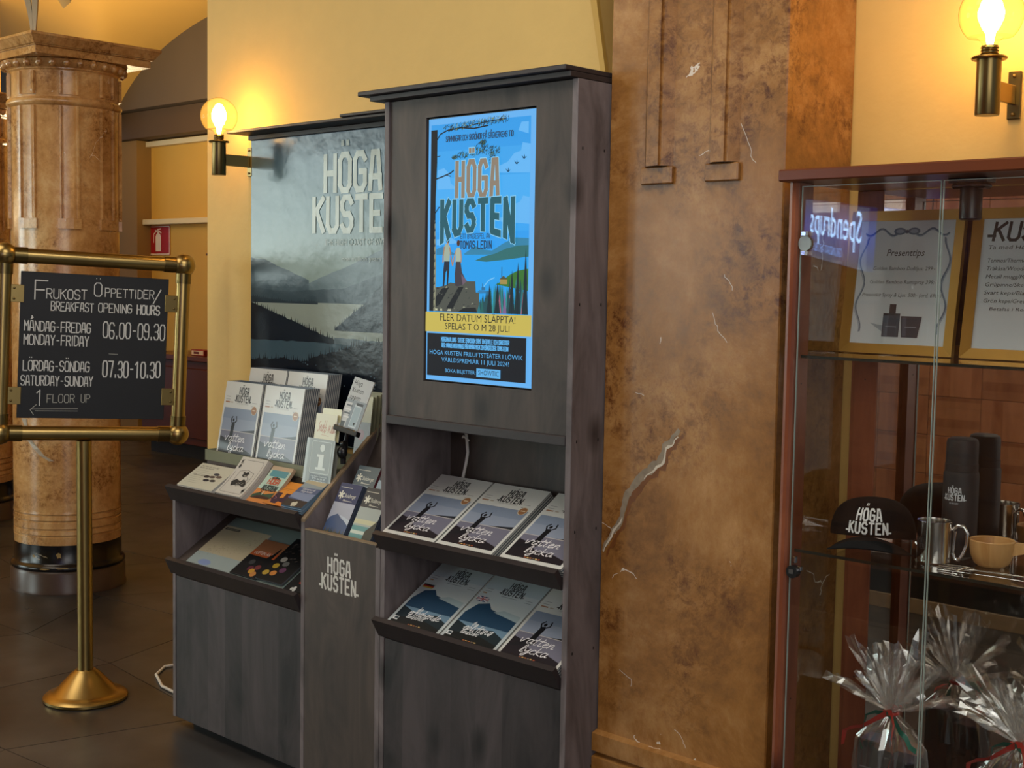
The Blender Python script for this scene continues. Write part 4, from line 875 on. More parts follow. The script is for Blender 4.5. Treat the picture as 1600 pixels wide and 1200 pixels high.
# lowest copy plane: shelf top z=.789 at y=2.379 ; slope vector
def sh(y,z0=.789,y0=2.379): return z0+(y-y0)*SLT
yb=2.3785
GR='magazines on the upper kiosk shelf'
for k,(x,lab) in enumerate(((-2.737,'left'),(-2.523,'middle'),(-2.2875,'right'))):
    stack(x,yb-.001,sh(yb)+.0004,SL,4,'pale magazine with arms-raised figure, topmost of the %s pile, upper kiosk shelf'%lab,'magazine in the %s pile on the upper kiosk shelf'%lab,GR,pr_w)
GR='magazines on the lower kiosk shelf'
z1=lambda y: .5335+(y-2.379)*SLT
stack(-2.728,yb,z1(yb)+.0004,SL,4,'magazine with blue mountain cover and German flag, on the lower kiosk shelf','magazine beneath the German flag copy, lower kiosk shelf',GR,pr_de)
stack(-2.514,yb,z1(yb)+.0004,SL,4,'magazine with blue mountain cover and British flag, on the lower kiosk shelf','magazine beneath the British flag copy, lower kiosk shelf',GR,pr_gb)
stack(-2.300,yb,z1(yb)+.0004,SL,4,'pale magazine with arms-raised figure cover, right pile on the lower kiosk shelf','magazine in the right pile on the lower kiosk shelf',GR,pr_w)
# upright magazines in the cardboard riser on the left cabinet
def shA(y): return .803+(y-2.379)*SLT
e=empty('cardboard_riser',(0,0,0)); tag(e,'grey cardboard tray holding the upright magazines on the left cabinet','tray')
m_card=pm('7d8068',.7,var=.1,bs=20)
MB().box(-3.812,2.497,.8890,-3.150,2.500,.925,m_card).build('front_wall',e)
MB().box(-3.812,2.5005,.9235-.03,-3.809,2.735,.925,m_card).build('side_wall',e); MB().box(-3.153,2.5005,.9235-.03,-3.150,2.735,.925,m_card).build('side_wall',e)
MB().box(-3.8085,2.501,.889,-3.1535,2.620,.892,m_card).build('tray_floor',e)
MB().box(-3.8085,2.621,.889,-3.1535,2.735,.938,m_card).build('step',e)
def uprow(x,y,z,n,lean,pitch,lab,grp,depthlab):
    for i in range(n):
        yy=y+i*pitch; L=R(90-lean)
        m=frame((x,yy,z),(1,0,0),(0,math.cos(L),math.sin(L)))@Matrix.Translation((0,0,-MT))
        m=m@Matrix.Diagonal((1.035,1,1,1)) if False else m
        mag(m,lab if i==0 else depthlab.replace('upright magazine','upright magazine, %s from the front,'%ORD[i]),grp,pr_w if i==0 else None)
G1='upright magazines on the left cabinet'
uprow(-3.797,2.528,.897,8,10.5,.0075,'upright magazine with shaded arms-raised cover, front row left in the cardboard tray',G1,'upright magazine behind the front left copy in the tray')
uprow(-3.572,2.528,.897,8,10.5,.0075,'upright magazine with arms-raised cover, front row right in the cardboard tray',G1,'upright magazine behind the front right copy, edge visible')
uprow(-3.790,2.622,.939,8,10,.0074,'upright magazine with half hidden cover, back row left in the cardboard tray',G1,'upright magazine behind the back row left copy')
uprow(-3.572,2.622,.939,8,10,.0074,'upright magazine with half hidden cover, back row right in the cardboard tray',G1,'upright magazine behind the back row right copy')
for o in (body,pr_w,pr_de,pr_gb): bpy.data.objects.remove(o)
# leaflets on the left cabinet, upper shelf
def leaflet(name,w,h,t,m4,label,cat,draw,cover=None,edge=None,group=None,fn=None):
    s=MB(); s.box(0,0,0,w,h,t,edge or pages,.0004 if t>.002 else 0); o=s.build(name,None,m4); tag(o,label,cat,group)
    p=Print(t+.0002); draw(p,w,h); p.build('cover_print',o); return o
def onA(x,y=2.3785,dz=.0006,deg=SL,turn=0): return sloped(x,y,shA(y)+dz,deg,turn)
def d_sheet(p,w,h):
    p.rect(0,0,w,h,C('c4c1ae')); k=C('2c2c2c'); g=C('8c8a7c')
    p.text('Vad finns det nära dig?',w*.07,h*.86,.011,k,maxw=w*.5); p.text('Boka ett besök',w*.07,h*.79,.010,k,maxw=w*.40); lines(p,w*.07,h*.70,w*.45,3,.009,g); p.text('Välkommen in',w*.07,h*.48,.010,k,maxw=w*.42); lines(p,w*.07,h*.41,w*.42,4,.009,g,seed=3)
    for x,y,c in ((.50,.50,'3b3230'),(.64,.52,'5a4a44'),(.58,.36,'2a2830'),(.75,.38,'4a4440'),(.80,.56,'6a5a50'),(.68,.64,'3a3a44')): p.circ(w*x,h*y,w*.085,C(c),8,h*.055)
for k in range(4):
    leaflet('leaflet',.20,.118,.0040,onA(-3.795+.001*(k%2),dz=.0006+k*.0042),'cream leaflet with small photographs, topmost at the left end of the cabinet shelf' if k==3 else 'cream leaflet %s from the top, left end of the cabinet shelf'%ORD[3-k],'leaflet',d_sheet if k==3 else (lambda p,w,h:None),group='cream information leaflets')
# giant playing-card leaflets, a thick curved pile
def card_pile(x,w,h,n,label,lowlab,draw,edgecol,group,lean=47,t=.0034,y=2.3785):
    rr=random.Random(int(-x*977)); a0=R(SL+3); 
    def curve(u,off):  # gently curling upwards
        segs=14; yy=0;zz=0; pts=[]
        for i in range(segs+1):
            pts.append((yy,zz,a0+(R(lean)+R(8)-a0)*(i/segs))); a=pts[-1][2]; yy+=h/segs*math.cos(a); zz+=h/segs*math.sin(a)
        f=max(0,min(1,u/h))*segs; i=min(int(f),segs-1); q=f-i
        Y=pts[i][0]*(1-q)+pts[i+1][0]*q; Z=pts[i][1]*(1-q)+pts[i+1][1]*q; a=pts[i][2]*(1-q)+pts[i+1][2]*q
        return (Y-math.sin(a)*off, Z+math.cos(a)*off)
    for k in range(n):
        s=MB(); segs=10; vs=[]; fs=[]; b0=k*(t+.0002); dx=rr.uniform(-.001,.001)
        for i in range(segs+1):
            for xx,o in ((0,0),(w,0),(w,t),(0,t)):
                Y,Z=curve(h*i/segs,b0+o); vs.append((xx+dx,Y,Z))
        for i in range(segs):
            b=i*4
            for q in range(4): fs.append((b+q,b+(q+1)%4,b+4+(q+1)%4,b+4+q))
        fs+=[(0,1,2,3),(segs*4+3,segs*4+2,segs*4+1,segs*4)]
        s.add(vs,fs,edgecol); o=s.build('leaflet'); o.location=(x,y,shA(y)+.002); tag(o,label if k==n-1 else lowlab+', %s from the top'%ORD[n-1-k],'leaflet',group)
        if k==n-1:
            p=Print(.0,fn=lambda xx,yy,zz:(xx,)+curve(yy,b0+t+.0003+zz*2)); draw(p,w,h); p.build('cover_print',o)
def d_king(p,w,h):
    # fine cross strips so the print follows the curl
    k=C('1c1c1e'); p.z+=.0001
    for i in range(12): p.add([p.P(*q) for q in ((0.001,h*i/12),(w-.001,h*i/12),(w-.001,h*(i+1)/12),(.001,h*(i+1)/12))],[(0,1,2,3)],C('c2beb4'))
    def ln(pts,wd): 
        q=[]
        for (x0,y0),(x1,y1) in zip(pts,pts[1:]):
            for i in range(6): q.append((x0+(x1-x0)*i/6,y0+(y1-y0)*i/6))
        q.append(pts[-1]); p.line(q,wd,k)
    m=.011; ln([(m+.006,m),(w-m-.006,m),(w-m,m+.006),(w-m,h-m-.006),(w-m-.006,h-m),(m+.022,h-m)],.0012); ln([(m,h-.06),(m,m+.006),(m+.006,m)],.0012)
    p.caps('K',.0115,h-.026,.014,k,.6,.2); p.poly([(.0158,h-.048),(.0225,h-.038),(.0158,h-.028),(.009,h-.038)],k); p.poly([(w-.016,.018),(w-.0225,.028),(w-.016,.038),(w-.009,.028)],k)
    ln([(w*.24,h*.64),(w*.5,h*.70),(w*.80,h*.63),(w*.80,h*.40),(w*.5,h*.26),(w*.24,h*.40),(w*.24,h*.64)],.0012)
    p.circ(w*.52,h*.56,w*.10,k,10,h*.045); p.circ(w*.54,h*.555,w*.055,C('a8a498'),8,h*.025)
    p.poly([(w*.40,h*.60),(w*.43,h*.65),(w*.50,h*.62),(w*.56,h*.66),(w*.66,h*.60),(w*.55,h*.585)],k)
    p.poly([(w*.22,h*.36),(w*.35,h*.44),(w*.52,h*.40),(w*.60,h*.46),(w*.70,h*.43),(w*.80,h*.33),(w*.76,h*.26),(w*.52,h*.31),(w*.30,h*.25)],k)
    for i in range(5): p.line([(w*(.28+.09*i),h*(.31+.01*(i%2))),(w*(.33+.09*i),h*(.36+.01*(i%2)))],.0016,C('b8b4a8'))
    p.line([(w*.66,h*.52),(w*.74,h*.47),(w*.70,h*.44)],.0014,k)
card_pile(-3.558,.138,.160,6,'large white playing-card leaflet with king and diamond, top of the curled pile','white playing-card leaflet in the curled pile',d_king,pm('c6bfb6',.5),'playing-card leaflets on the left cabinet')
def d_show(p,w,h):
    for i in range(10): p.add([p.P(*q) for q in ((0.0005,h*i/10),(w-.0005,h*i/10),(w-.0005,h*(i+1)/10),(.0005,h*(i+1)/10))],[(0,1,2,3)],C('b09a80' if i>8 else 'a9c3b4' if i>3 else 'c98040'))
    p.z+=.0002; p.rect(w*.10,h*.74,w*.9,h*.90,C('4a8a94')); p.rect(w*.10,h*.84,w*.85,h*.88,C('1c2a2c')); p.circ(w*.5,h*.70,w*.2,C('21322a'),8,h*.04)
    p.caps('HÖGA',w*.52,h*.55,h*.13,C('b4563c'),.55,.24,.35,'c'); p.caps('KUSTEN',w*.55,h*.37,h*.13,C('1c3436'),.46,.24,.32,'c')
    p.poly([(w*.05,h*.22),(w*.3,h*.30),(w*.55,h*.26),(w*.95,h*.34),(w*.95,h*.16),(w*.05,h*.12)],C('2b4a3a')); p.rect(w*.3,h*.24,w*.34,h*.34,C('2a2a2a')); p.rect(w*.42,h*.24,w*.46,h*.34,C('c8c8b0')); p.poly([(w*.1,h*.12),(w*.9,h*.14),(w*.9,h*.20),(w*.3,h*.22)],C('3a1c14'))
card_pile(-3.402,.106,.152,3,'theatre flyer with teal and orange artwork behind the orange leaflet','theatre flyer in its pile',d_show,pm('b39b80',.5),'theatre flyers on the left cabinet',lean=44)
def d_film(p,w,h):
    p.rect(0,0,w,h,C('17120f')); 
    for i in range(5): p.poly([(w*(.10+.18*i),h*.86),(w*(.18+.18*i),h*.86),(w*(.20+.18*i),h*.95),(w*(.12+.18*i),h*.95)],C('d0c8b4'))
leaflet('leaflet',.108,.140,.004,onA(-3.292,2.395,.0075),'black film-strip leaflet showing above the orange flyer','leaflet',d_film,edge=pm('2a1c16',.5))
def d_orange(p,w,h):
    p.rect(0,0,w,h,C('d68a34')); p.rect(w*.08,h*.70,w*.7,h*.72,C('a86a2c')); p.rect(w*.08,h*.64,w*.5,h*.66,C('a86a2c')); p.rect(0,h*.06,w*.92,h*.52,C('33203a')); p.poly([(w*.40,h*.52),(w*.56,h*.52),(w*.60,h*.34),(w*.46,h*.30)],C('d68a34')); p.poly([(0,0),(w*.35,0),(w*.18,h*.22),(0,h*.30)],C('c07830')); p.poly([(w*.5,h*.0),(w,h*.0),(w,h*.10),(w*.55,h*.16)],C('d07a30'))
    for x,y in ((.1,.42),(.25,.34),(.72,.44),(.8,.3),(.15,.2)): p.line([(w*x,h*y),(w*(x+.1),h*(y-.06)),(w*(x+.04),h*(y-.1))],.0022,C('a06878'))
leaflet('leaflet',.112,.108,.0045,onA(-3.318,2.3785,.0122),'orange and purple flyer in the middle of the cabinet shelf','leaflet',d_orange,edge=pm('9a5a2c',.5))
def d_blue(p,w,h):
    p.rect(0,0,w,h,C('4a5c80')); p.rect(0,h*.74,w,h,C('b3ab90')); p.poly([(0,h*.66),(w,h*.70),(w,h*.78),(0,h*.84)],C('8c9aa0')); p.poly([(0,h*.30),(w,h*.22),(w,h*.50),(0,h*.48)],C('7a8aa8')); p.rect(0,0,w,h*.24,C('2c2a30'))
    p.text('Välkommen till',w*.5,h*.60,.013,C('dde0e0'),align='c',maxw=w*.6); p.text('Höga Kusten',w*.5,h*.52,.013,C('dde0e0'),align='c',maxw=w*.55)
    for x,y in ((.45,.10),(.56,.13),(.60,.07),(.50,.05)): p.circ(w*x,h*y,w*.07,C('c4c0ac'),7)
for k in range(4):
    o=leaflet('leaflet',.100,.128,.0055,onA(-3.222+.0006*(k%2),2.3785,.001+k*.0058),'blue landscape brochure, topmost at the right end of the cabinet shelf' if k==3 else 'blue brochure %s from the top, right end of the cabinet shelf'%ORD[3-k],'brochure',d_blue if k==3 else (lambda p,w,h:None),edge=pm('5c7488',.5),group='blue landscape brochures')
# lower shelf of the left cabinet
def shB(y): return .565+(y-2.379)*SLT
def onB(x,y=2.3785,dz=.0006,turn=0): return sloped(x,y,shB(y)+dz,SL,turn)
def d_pale(p,w,h): p.rect(0,0,w,h,C('6d7a76')); p.poly([(w*.45,0),(w,0),(w,h),(w*.9,h)],C('7f8e88'))
leaflet('map_sheet',.60,.235,.0015,onB(-3.745),'large grey-green map sheet lying under the brochures on the lower cabinet shelf','map',d_pale)
def d_map(p,w,h):
    p.rect(0,0,w,h,C('a89c82')); p.rect(0,0,w,h*.30,C('8f9a98')); p.circ(w*.35,h*.08,w*.14,C('7888b0'),9,h*.07); p.rect(w*.04,h*.90,w*.36,h*.95,C('1c1c1c')); p.rect(w*.06,h*.915,w*.34,h*.935,C('8a8472'))
    p.step=2e-6; rr=random.Random(8); cs=['7a6a5c','8c8a4c','6a4a48','9aa090','5c5c50','b4ac6c','4a5a3a']
    for i in range(260):
        t=rr.random(); x=w*(.12+.8*t+rr.uniform(-.1,.1)); y=h*(.30+.5*t*rr.uniform(.5,1.2)+rr.uniform(-.12,.12)); r=rr.uniform(.001,.0035)
        if 0<x<w-.004 and .003<y<h-.004: p.poly([(x,y),(x+r,y+r*.3),(x+r*.6,y+r)],C(rr.choice(cs)))
leaflet('map_sheet',.250,.190,.002,onB(-3.742,2.3785,.0026),'beige printed map with green relief at the left of the lower cabinet shelf','map',d_map)
def d_night(p,w,h):
    p.rect(0,0,w,h,C('0f0e12')); p.rect(0,h*.55,w,h,C('8a5a3c')); p.rect(0,h*.55,w,h*.70,C('9a4a20')); p.text('LUFTEN ÄR FRI',w*.1,h*.60,.02,C('c8c4bc'),maxw=w*.75); p.poly([(w*.72,h*.35),(w*.85,h*.6),(w*.84,h*.84),(w*.80,h*.86),(w*.76,h*.72),(w*.66,h*.55)],C('0c0c0e'))
    for x,y,c in ((.5,.22,'5a2434'),(.62,.16,'b88830'),(.76,.10,'b0743c'),(.7,.28,'6a3030'),(.35,.38,'3a3a3c')): p.circ(w*x,h*y,w*.10,C(c),9,h*.07)
leaflet('brochure',.140,.165,.004,onB(-3.492,2.3785,.0048),'dark brochure with orange sunset band and fruit, lower cabinet shelf','brochure',d_night,edge=pm('2a2624',.5))
def d_food(p,w,h):
    p.rect(0,0,w,h,C('101012')); rr=random.Random(12)
    for x,y,c in ((.3,.5,'8c8a84'),(.5,.42,'5c5c5a'),(.25,.34,'a08428'),(.4,.18,'b87838'),(.6,.28,'5a3450'),(.7,.72,'8a2c34'),(.15,.16,'a88a34')): p.circ(w*x,h*y,w*.11,C(c),9,h*.06)
    for i in range(14): x=rr.uniform(.1,.8)*w; y=rr.uniform(.5,.9)*h; p.line([(x,y),(x+.008,y+.004)],.0016,C('7a6a64'))
leaflet('brochure',.135,.19,.006,onB(-3.352,2.3785,.0098),'black food brochure with colourful dish, lower cabinet shelf','brochure',d_food,edge=pm('4a4c50',.5))
def d_dark(p,w,h):
    p.rect(0,0,w,h,C('0e0f12')); p.circ(w*.6,h*.25,w*.16,C('9a3420'),9,h*.04)
    for x,y in ((.40,.05),(.52,.09),(.56,.03)): p.circ(w*x,h*y,w*.08,C('b4b4b0'),7)
leaflet('brochure',.085,.15,.0022,onB(-3.210,2.3785,.0026),'black brochure with small red glow at the right of the lower cabinet shelf','brochure',d_dark,edge=pm('2a2a2a',.5))
# information holder, cards and clip on the left cabinet
e=MB().box(-.068,-.001,0,.068,.002,.135,m_acryl).box(-.068,.014,.0,.068,.017,.12,m_acryl).box(-.068,-.001,-.004,.068,.03,-.0005,m_acryl).build('information_holder',None,Matrix.Translation((-3.182,2.478,shA(2.478)+.020))@Matrix.Rotation(R(-9),4,'X'))
tag(e,'grey information card with large white letter i in a clear holder on the cabinet','sign')
p=Print(.0); p.rect(-.055,.0,.062,.135,C('6f7066')); gg=C('c2c6bc')
for a,b in (((-.035,.03),(.05,.03)),((.05,.03),(.054,.034)),((.054,.034),(.054,.122)),((.054,.122),(.05,.127)),((.05,.127),(-.035,.127)),((-.035,.127),(-.039,.122)),((-.039,.122),(-.039,.034)),((-.039,.034),(-.035,.03))): p.line([a,b],.0013,gg)
p.circ(.012,.108,.0115,gg,14); p.rect(.0,.045,.022,.088,gg); p.rect(-.010,.080,.022,.088,gg); p.rect(-.012,.041,.034,.048,gg)
p.rect(-.035,.002,.056,.026,C('1c1c1c')); 
for i,t in enumerate(('Höga Kusten Turistservice','0771-26 50 00','info@hogakusten.com')): p.text(t,.010,.0185-i*.0075,.0065,C('c8c8c0'),align='c',maxw=.075-.012*(i==1))
p.build('card_print',e,frame((0,-.0013,0),(1,0,0),(0,0,1)))
def d_card(p,w,h):
    p.rect(0,0,w,h,C('c6bd98')); c=C('a8683c'); p.script('Snabb guide',w*.12,h*.45,.030,c,.07,wr=.42); p.line([(w*.35,h*.36),(w*.7,h*.33)],.0012,c)
leaflet('note_card',.102,.10,.0015,frame((-3.225,2.500,.995),(1,0,0),(0,.15,1)),'cream card with orange handwriting standing behind the letter i card','card',d_card)
leaflet('note_card',.09,.10,.0015,frame((-3.205,2.510,1.012),(1,0,0),(0,.15,1)),'plain cream card behind the handwritten card','card',lambda p,w,h:p.rect(0,0,w,h,C('cdc79c')))
e=empty('clip_sign',(-3.104,2.52,.948)); tag(e,'small tilted white sign for a phone app held by a black clip','sign')
MB().tube([(0,0,0),(.0,0,.03),(.004,0,.05),(.012,0,.075),(.018,0,.10)],[.009,.009,.012,.006,.005],m_blackpl,12).build('clip_arm',e)
MB().sphere((0,-.004,.035),.018,m_blackpl,16,10,(1,.8,1.1)).build('knob',e)
MB().tube([(.008,-.012,.062),(.022,-.012,.066)],.008,m_blackpl,10).build('screw',e)
cl=frame((-.022,-.008,.105),(.985,0,-.13),(.17,.32,.93))
MB().box(-.006,-.004,-.008,.102,.012,.012,m_blackpl,.002).build('clamp_jaw',e,cl)
pl=MB().box(0,.0,-.002,.092,.168,.001,m_white).build('card',e,cl)
p=Print(.0012); p.rect(0,0,.092,.168,C('b9c0c2')); p.rect(0,.0,.092,.10,C('8f9ca4')); p.rect(0,0,.03,.09,C('c4c9c9')); k=C('26282a')
for i,t in enumerate(('Höga','Kusten','appen')): p.text(t,.008,.145-.022*i,.022,k,maxw=(.038,.052,.050)[i])
p.rect(.045,.018,.078,.088,C('c4d0d4')); p.rect(.047,.022,.076,.082,C('9fb4bc')); p.circ(.0665,.03,.004,k); p.rect(.05,.086,.08,.094,C('4c565c'))
for i in range(4): p.rect(.008,.078-.012*i,.035,.083-.012*i,C('d8dcdc' if i%2 else '6a767c'))
p.rect(.008,.012,.026,.03,C('5a6468')); p.rect(.045,.006,.08,.014,C('4c565c'))
p.build('card_print',pl)
# brochures with snowflake emblem in the bin
def d_emblem(top,kind):
    def f(p,w,h):
        p.rect(0,0,w,h,C('9aa6b4')); p.rect(0,h*.70,w,h,C(top)); wh=C('d4d6c8')
        cx,cy=w*.20,h*.815
        for k in range(3):
            a=k*math.pi/3+.5; p.line([(cx-.0115*math.cos(a),cy-.0115*math.sin(a)),(cx+.0115*math.cos(a),cy+.0115*math.sin(a))],.0055,wh)
        p.text('Skuleberget',w*.36,h*.785,.018,wh,maxw=w*.52); p.rect(w*.36,h*.745,w*.46,h*.752,wh); p.rect(w*.36,h*.73,w*.78,h*.737,wh); p.rect(w*.06,h*.93,w*.6,h*.938,wh)
        if kind=='hill':
            p.rect(0,h*.30,w,h*.70,C('a7adbc')); p.poly([(0,h*.40),(w*.1,h*.47),(w*.38,h*.53),(w*.6,h*.47),(w,h*.40),(w,h*.20),(0,h*.20)],C('43587e')); p.poly([(w*.45,h*.52),(w,h*.38),(w,h*.46),(w*.7,h*.50)],C('b8c4d0')); p.rect(0,0,w,h*.25,C('4c4c3c')); rr=random.Random(4)
            for i in range(22): x=rr.uniform(0,w*.94); p.poly([(x,h*.2),(x+.006,h*.2),(x+.003,h*rr.uniform(.26,.33))],C(rr.choice(['3c4434','5a5438','6c6444'])))
        elif kind=='cliff':
            p.rect(0,h*.30,w,h*.70,C('a2aca8')); p.rect(0,h*.45,w,h*.52,C('c2c2a0')); p.rect(0,h*.1,w,h*.42,C('5e9494')); p.rect(0,h*.30,w,h*.35,C('c0ccc0')); p.poly([(w*.55,0),(w*.62,h*.36),(w*.8,h*.44),(w,h*.54),(w,0)],C('33352f')); p.poly([(0,0),(w*.55,0),(w*.3,h*.2),(0,h*.24)],C('3e5a48'))
        else:
            p.rect(0,h*.2,w,h*.7,C('94a8b4')); p.rect(0,0,w,h*.35,C('6c7c84')); p.rect(w*.55,h*.55,w*.8,h*.62,C('4a5a64'))
    return f
def broch(x,y,z,n,top,kind,lab,low,edge='3c4658'):
    a=62; fr=frame((x,y,z),(1,0,0),(0,math.cos(R(a)),math.sin(R(a))))
    for k in range(n):
        o=leaflet('brochure',.098,.205,.0045,fr@Matrix.Translation((.0007*(k%2),0,-.0048*(k+1))),lab if k==0 else low.replace('brochure ','brochure, %s in the row, '%ORD[k],1),'brochure',d_emblem(top,kind) if k==0 else (lambda p,w,h:None),edge=pm(edge,.5),group='emblem brochures in the bin')
broch(-3.078,2.399,.7165,5,'22305c','hill','navy-topped brochure with blue hills, front left in the bin','brochure behind the navy-topped copy in the bin')
broch(-2.958,2.399,.7165,5,'2b3038','cliff','black-topped brochure with coastal cliff, front right in the bin','brochure behind the black-topped cliff copy in the bin')
broch(-3.062,2.4541,.7651,5,'56656c','plain','grey-topped glossy brochure with pale photo, second row left in the bin','brochure behind the grey-topped copy in the bin','6a2c34')
broch(-2.946,2.4600,.789,4,'26343e','plain','dark slate-topped brochure, second row right in the bin','brochure behind the slate-topped copy in the bin')
# yellow-topped brochures and a wooden batten behind
for k in range(4):
    leaflet('brochure',.070,.200,.005,frame((-3.178+.004*k,2.622+.012*k,.945+.004*k),(1,0,0),(.22,.12,1)),'tall yellow-topped brochure leaning in the corner beside the kiosk' if k==0 else 'yellow-topped brochure, %s from the front, in the corner beside the kiosk'%ORD[k],'brochure',(lambda p,w,h:(p.rect(0,0,w,h,C('5a4a3c')),p.rect(0,h*.6,w,h,C('a8985c')),p.circ(w*.4,h*.4,w*.25,C('8a3030'),9),p.rect(w*.1,h*.1,w*.8,h*.2,C('302824')))) if k==0 else (lambda p,w,h:None),edge=pm('8a8a70',.5),group='yellow-topped brochures')
#CHUNK4
# ================================================================ GLASS SHOWCASE
def showcase():
    e=empty('glass_showcase',(0,0,0)); tag(e,'tall glass showcase with cherry wood posts and mirrored back at the right','cabinet')
    XL,XR,YF,YB=-1.500,-.775,2.395,2.702; Z0=.40
    # front posts: rounded outer edge
    for xa in (XL,XR-.022):
        q=[(xa,YF+.008),(xa+.004,YF+.002),(xa+.011,YF),(xa+.018,YF+.002),(xa+.022,YF+.008),(xa+.022,YF+.064),(xa,YF+.064)]
        MB().prism(q,.0,1.720,m_cherry,'z').build('front_post',e)
    MB().box(XL,2.684,.0,-1.436,YB,1.720,m_cherry,.0015).build('back_post',e); MB().box(XR-.064,2.684,.0,XR,YB,1.720,m_cherry,.0015).build('back_post',e)
    MB().box(XL-.010,YF-.025,1.7205,XR+.01,YB,1.745,m_mahog,.003).build('top_board',e)
    MB().box(XL+.022,YF+.01,0,XR-.022,2.68,Z0,m_cherry,.002).build('base',e)
    MB().box(-1.4355,2.686,Z0+.001,XR-.0645,2.689,1.7195,m_mirror).build('mirror',e)
    MB().box(XL+.006,YF+.065,Z0,XL+.010,2.6835,1.7195,m_glass).build('side_glass',e); MB().box(XR-.010,YF+.065,Z0,XR-.006,2.6835,1.7195,m_glass).build('side_glass',e)
    ge=pm('3a4a44',.15)
    def pane(nm,x0,x1,z0,z1,par):
        o=MB().box(x0,YF+.016,z0,x1,YF+.020,z1,m_glass).build(nm,par)
        s=MB(); s.box(x0-.0004,YF+.0158,z0,x0+.0006,YF+.0202,z1,pm('9aa8a0',.15)); s.box(x1-.0006,YF+.0158,z0,x1+.0004,YF+.0202,z1,pm('9aa8a0',.15)); s.box(x0,YF+.0158,z1-.001,x1,YF+.0202,z1+.0004,pm('9aa8a0',.15)); s.build('glass_edge',o); return o
    d1=pane('glass_door',XL+.024,-1.171,.42,1.712,e); d2=pane('glass_door',-1.166,XR-.024,.42,1.712,e)
    for (z,par) in ((1.594,d1),):
        s=MB().tube([(-1.463,YF+.0155,z),(-1.463,YF+.011,z)],.0155,pm('8d9188',.3,.6),24); s.build('hinge_disc',par)
        for dz in (.02,-.02): MB().box(-1.468,YF+.004,z+dz-.005,-1.457,YF+.0152,z+dz+.005,m_chrome,.001).build('hinge_clip',par)
    s=MB().tube([(-1.462,YF+.0155,.905),(-1.462,YF+.001,.905)],.0135,m_blackpl,20).build('door_lock',d1); MB().box(-1.468,YF-.0005,.901,-1.457,YF+.0009,.910,pm('6a6a6a',.3,.8),.0003).build('keyway',s)
    MB().box(-1.464,YF+.006,.923,-1.457,YF+.0152,.937,m_chrome,.001).build('lock_clip',d1); MB().box(-1.452,YF+.006,.908,-1.444,YF+.0152,.918,m_chrome,.001).build('lock_clip',d1)
    for z in (1.362,.95,):
        s=MB(); s.box(-1.474,YF+.030,z-.007,XR-.026,2.6835,z-.0005,m_glass); o=s.build('glass_shelf',e)
        MB().box(-1.474,YF+.0292,z-.0068,XR-.026,YF+.0298,z-.0006,pm('1d2623',.2)).build('shelf_edge',o)
        for x in (-1.30,-1.21,-.98): MB().tube([(x,2.683,z-.013),(x,2.660,z-.013)],.0055,pm('c4ccc4',.2),12).build('shelf_peg',e)
    for z in (1.30,.62): 
        for x,y in ((XL+.0222,YF+.04),): MB().tube([(x,y,z),(x+.0006,y,z)],.0018,m_blackmat,8).build('shelf_hole',e)
        MB().tube([(-1.465,2.6839,z),(-1.465,2.6833,z)],.0018,m_blackmat,8).build('shelf_hole',e)
    MB().box(-1.19,2.478,1.712,-1.112,2.522,1.7203,m_blackpl,.001).build('spot_mount',e)
    sp=MB().lathe([(0,1.640),(.018,1.640),(.0215,1.643),(.0215,1.700),(.019,1.706),(0,1.706)],m_blackpl,24,(-1.151,2.50,0)).build('spotlight',e)
    MB().box(-1.186,2.482,1.7005,-1.116,2.518,1.7115,m_blackpl,.004).build('spot_head',e)
showcase()
def picture_frame(x,y,z,w,h,lean,label,draw):
    L=R(90-lean); m=frame((x,y,z),(1,0,0),(0,math.cos(L),math.sin(L)))
    e=empty('picture_frame',mat4=m); tag(e,label,'picture frame')
    b=.0215; gold=pm('a67c34',.35,.55,var=.12,bs=20); gi=pm('c79a48',.3,.6)
    for q in (((0,0),(w,0),(w-b,b),(b,b)),((w,0),(w,h),(w-b,h-b),(w-b,b)),((w,h),(0,h),(b,h-b),(w-b,h-b)),((0,h),(0,0),(b,b),(b,h-b))):
        s=MB(); k=[(p[0],p[1]) for p in q]; s.add([(*k[0],-.006),(*k[1],-.006),(*k[2],-.006),(*k[3],-.006),(*k[0],.008),(*k[1],.008),(*k[2],.004),(*k[3],.004)],[(0,1,2,3),(4,5,6,7),(0,1,5,4),(1,2,6,5),(2,3,7,6),(3,0,4,7)],gold); s.build('frame_side',e)
    MB().box(b-.002,b-.002,-.004,w-b+.002,h-b+.002,.0005,m_blackmat).build('backing',e)
    p=Print(.0008); p.rect(b,b,w-b,h-b,pm('c9cdd4',.6)); draw(p,b,b,w-2*b,h-2*b); p.build('paper_print',e)
    MB().box(b-.001,b-.001,.0022,w-b+.001,h-b+.001,.0032,m_glass).build('front_glass',e)
Q=lambda c: pm(c,.6)
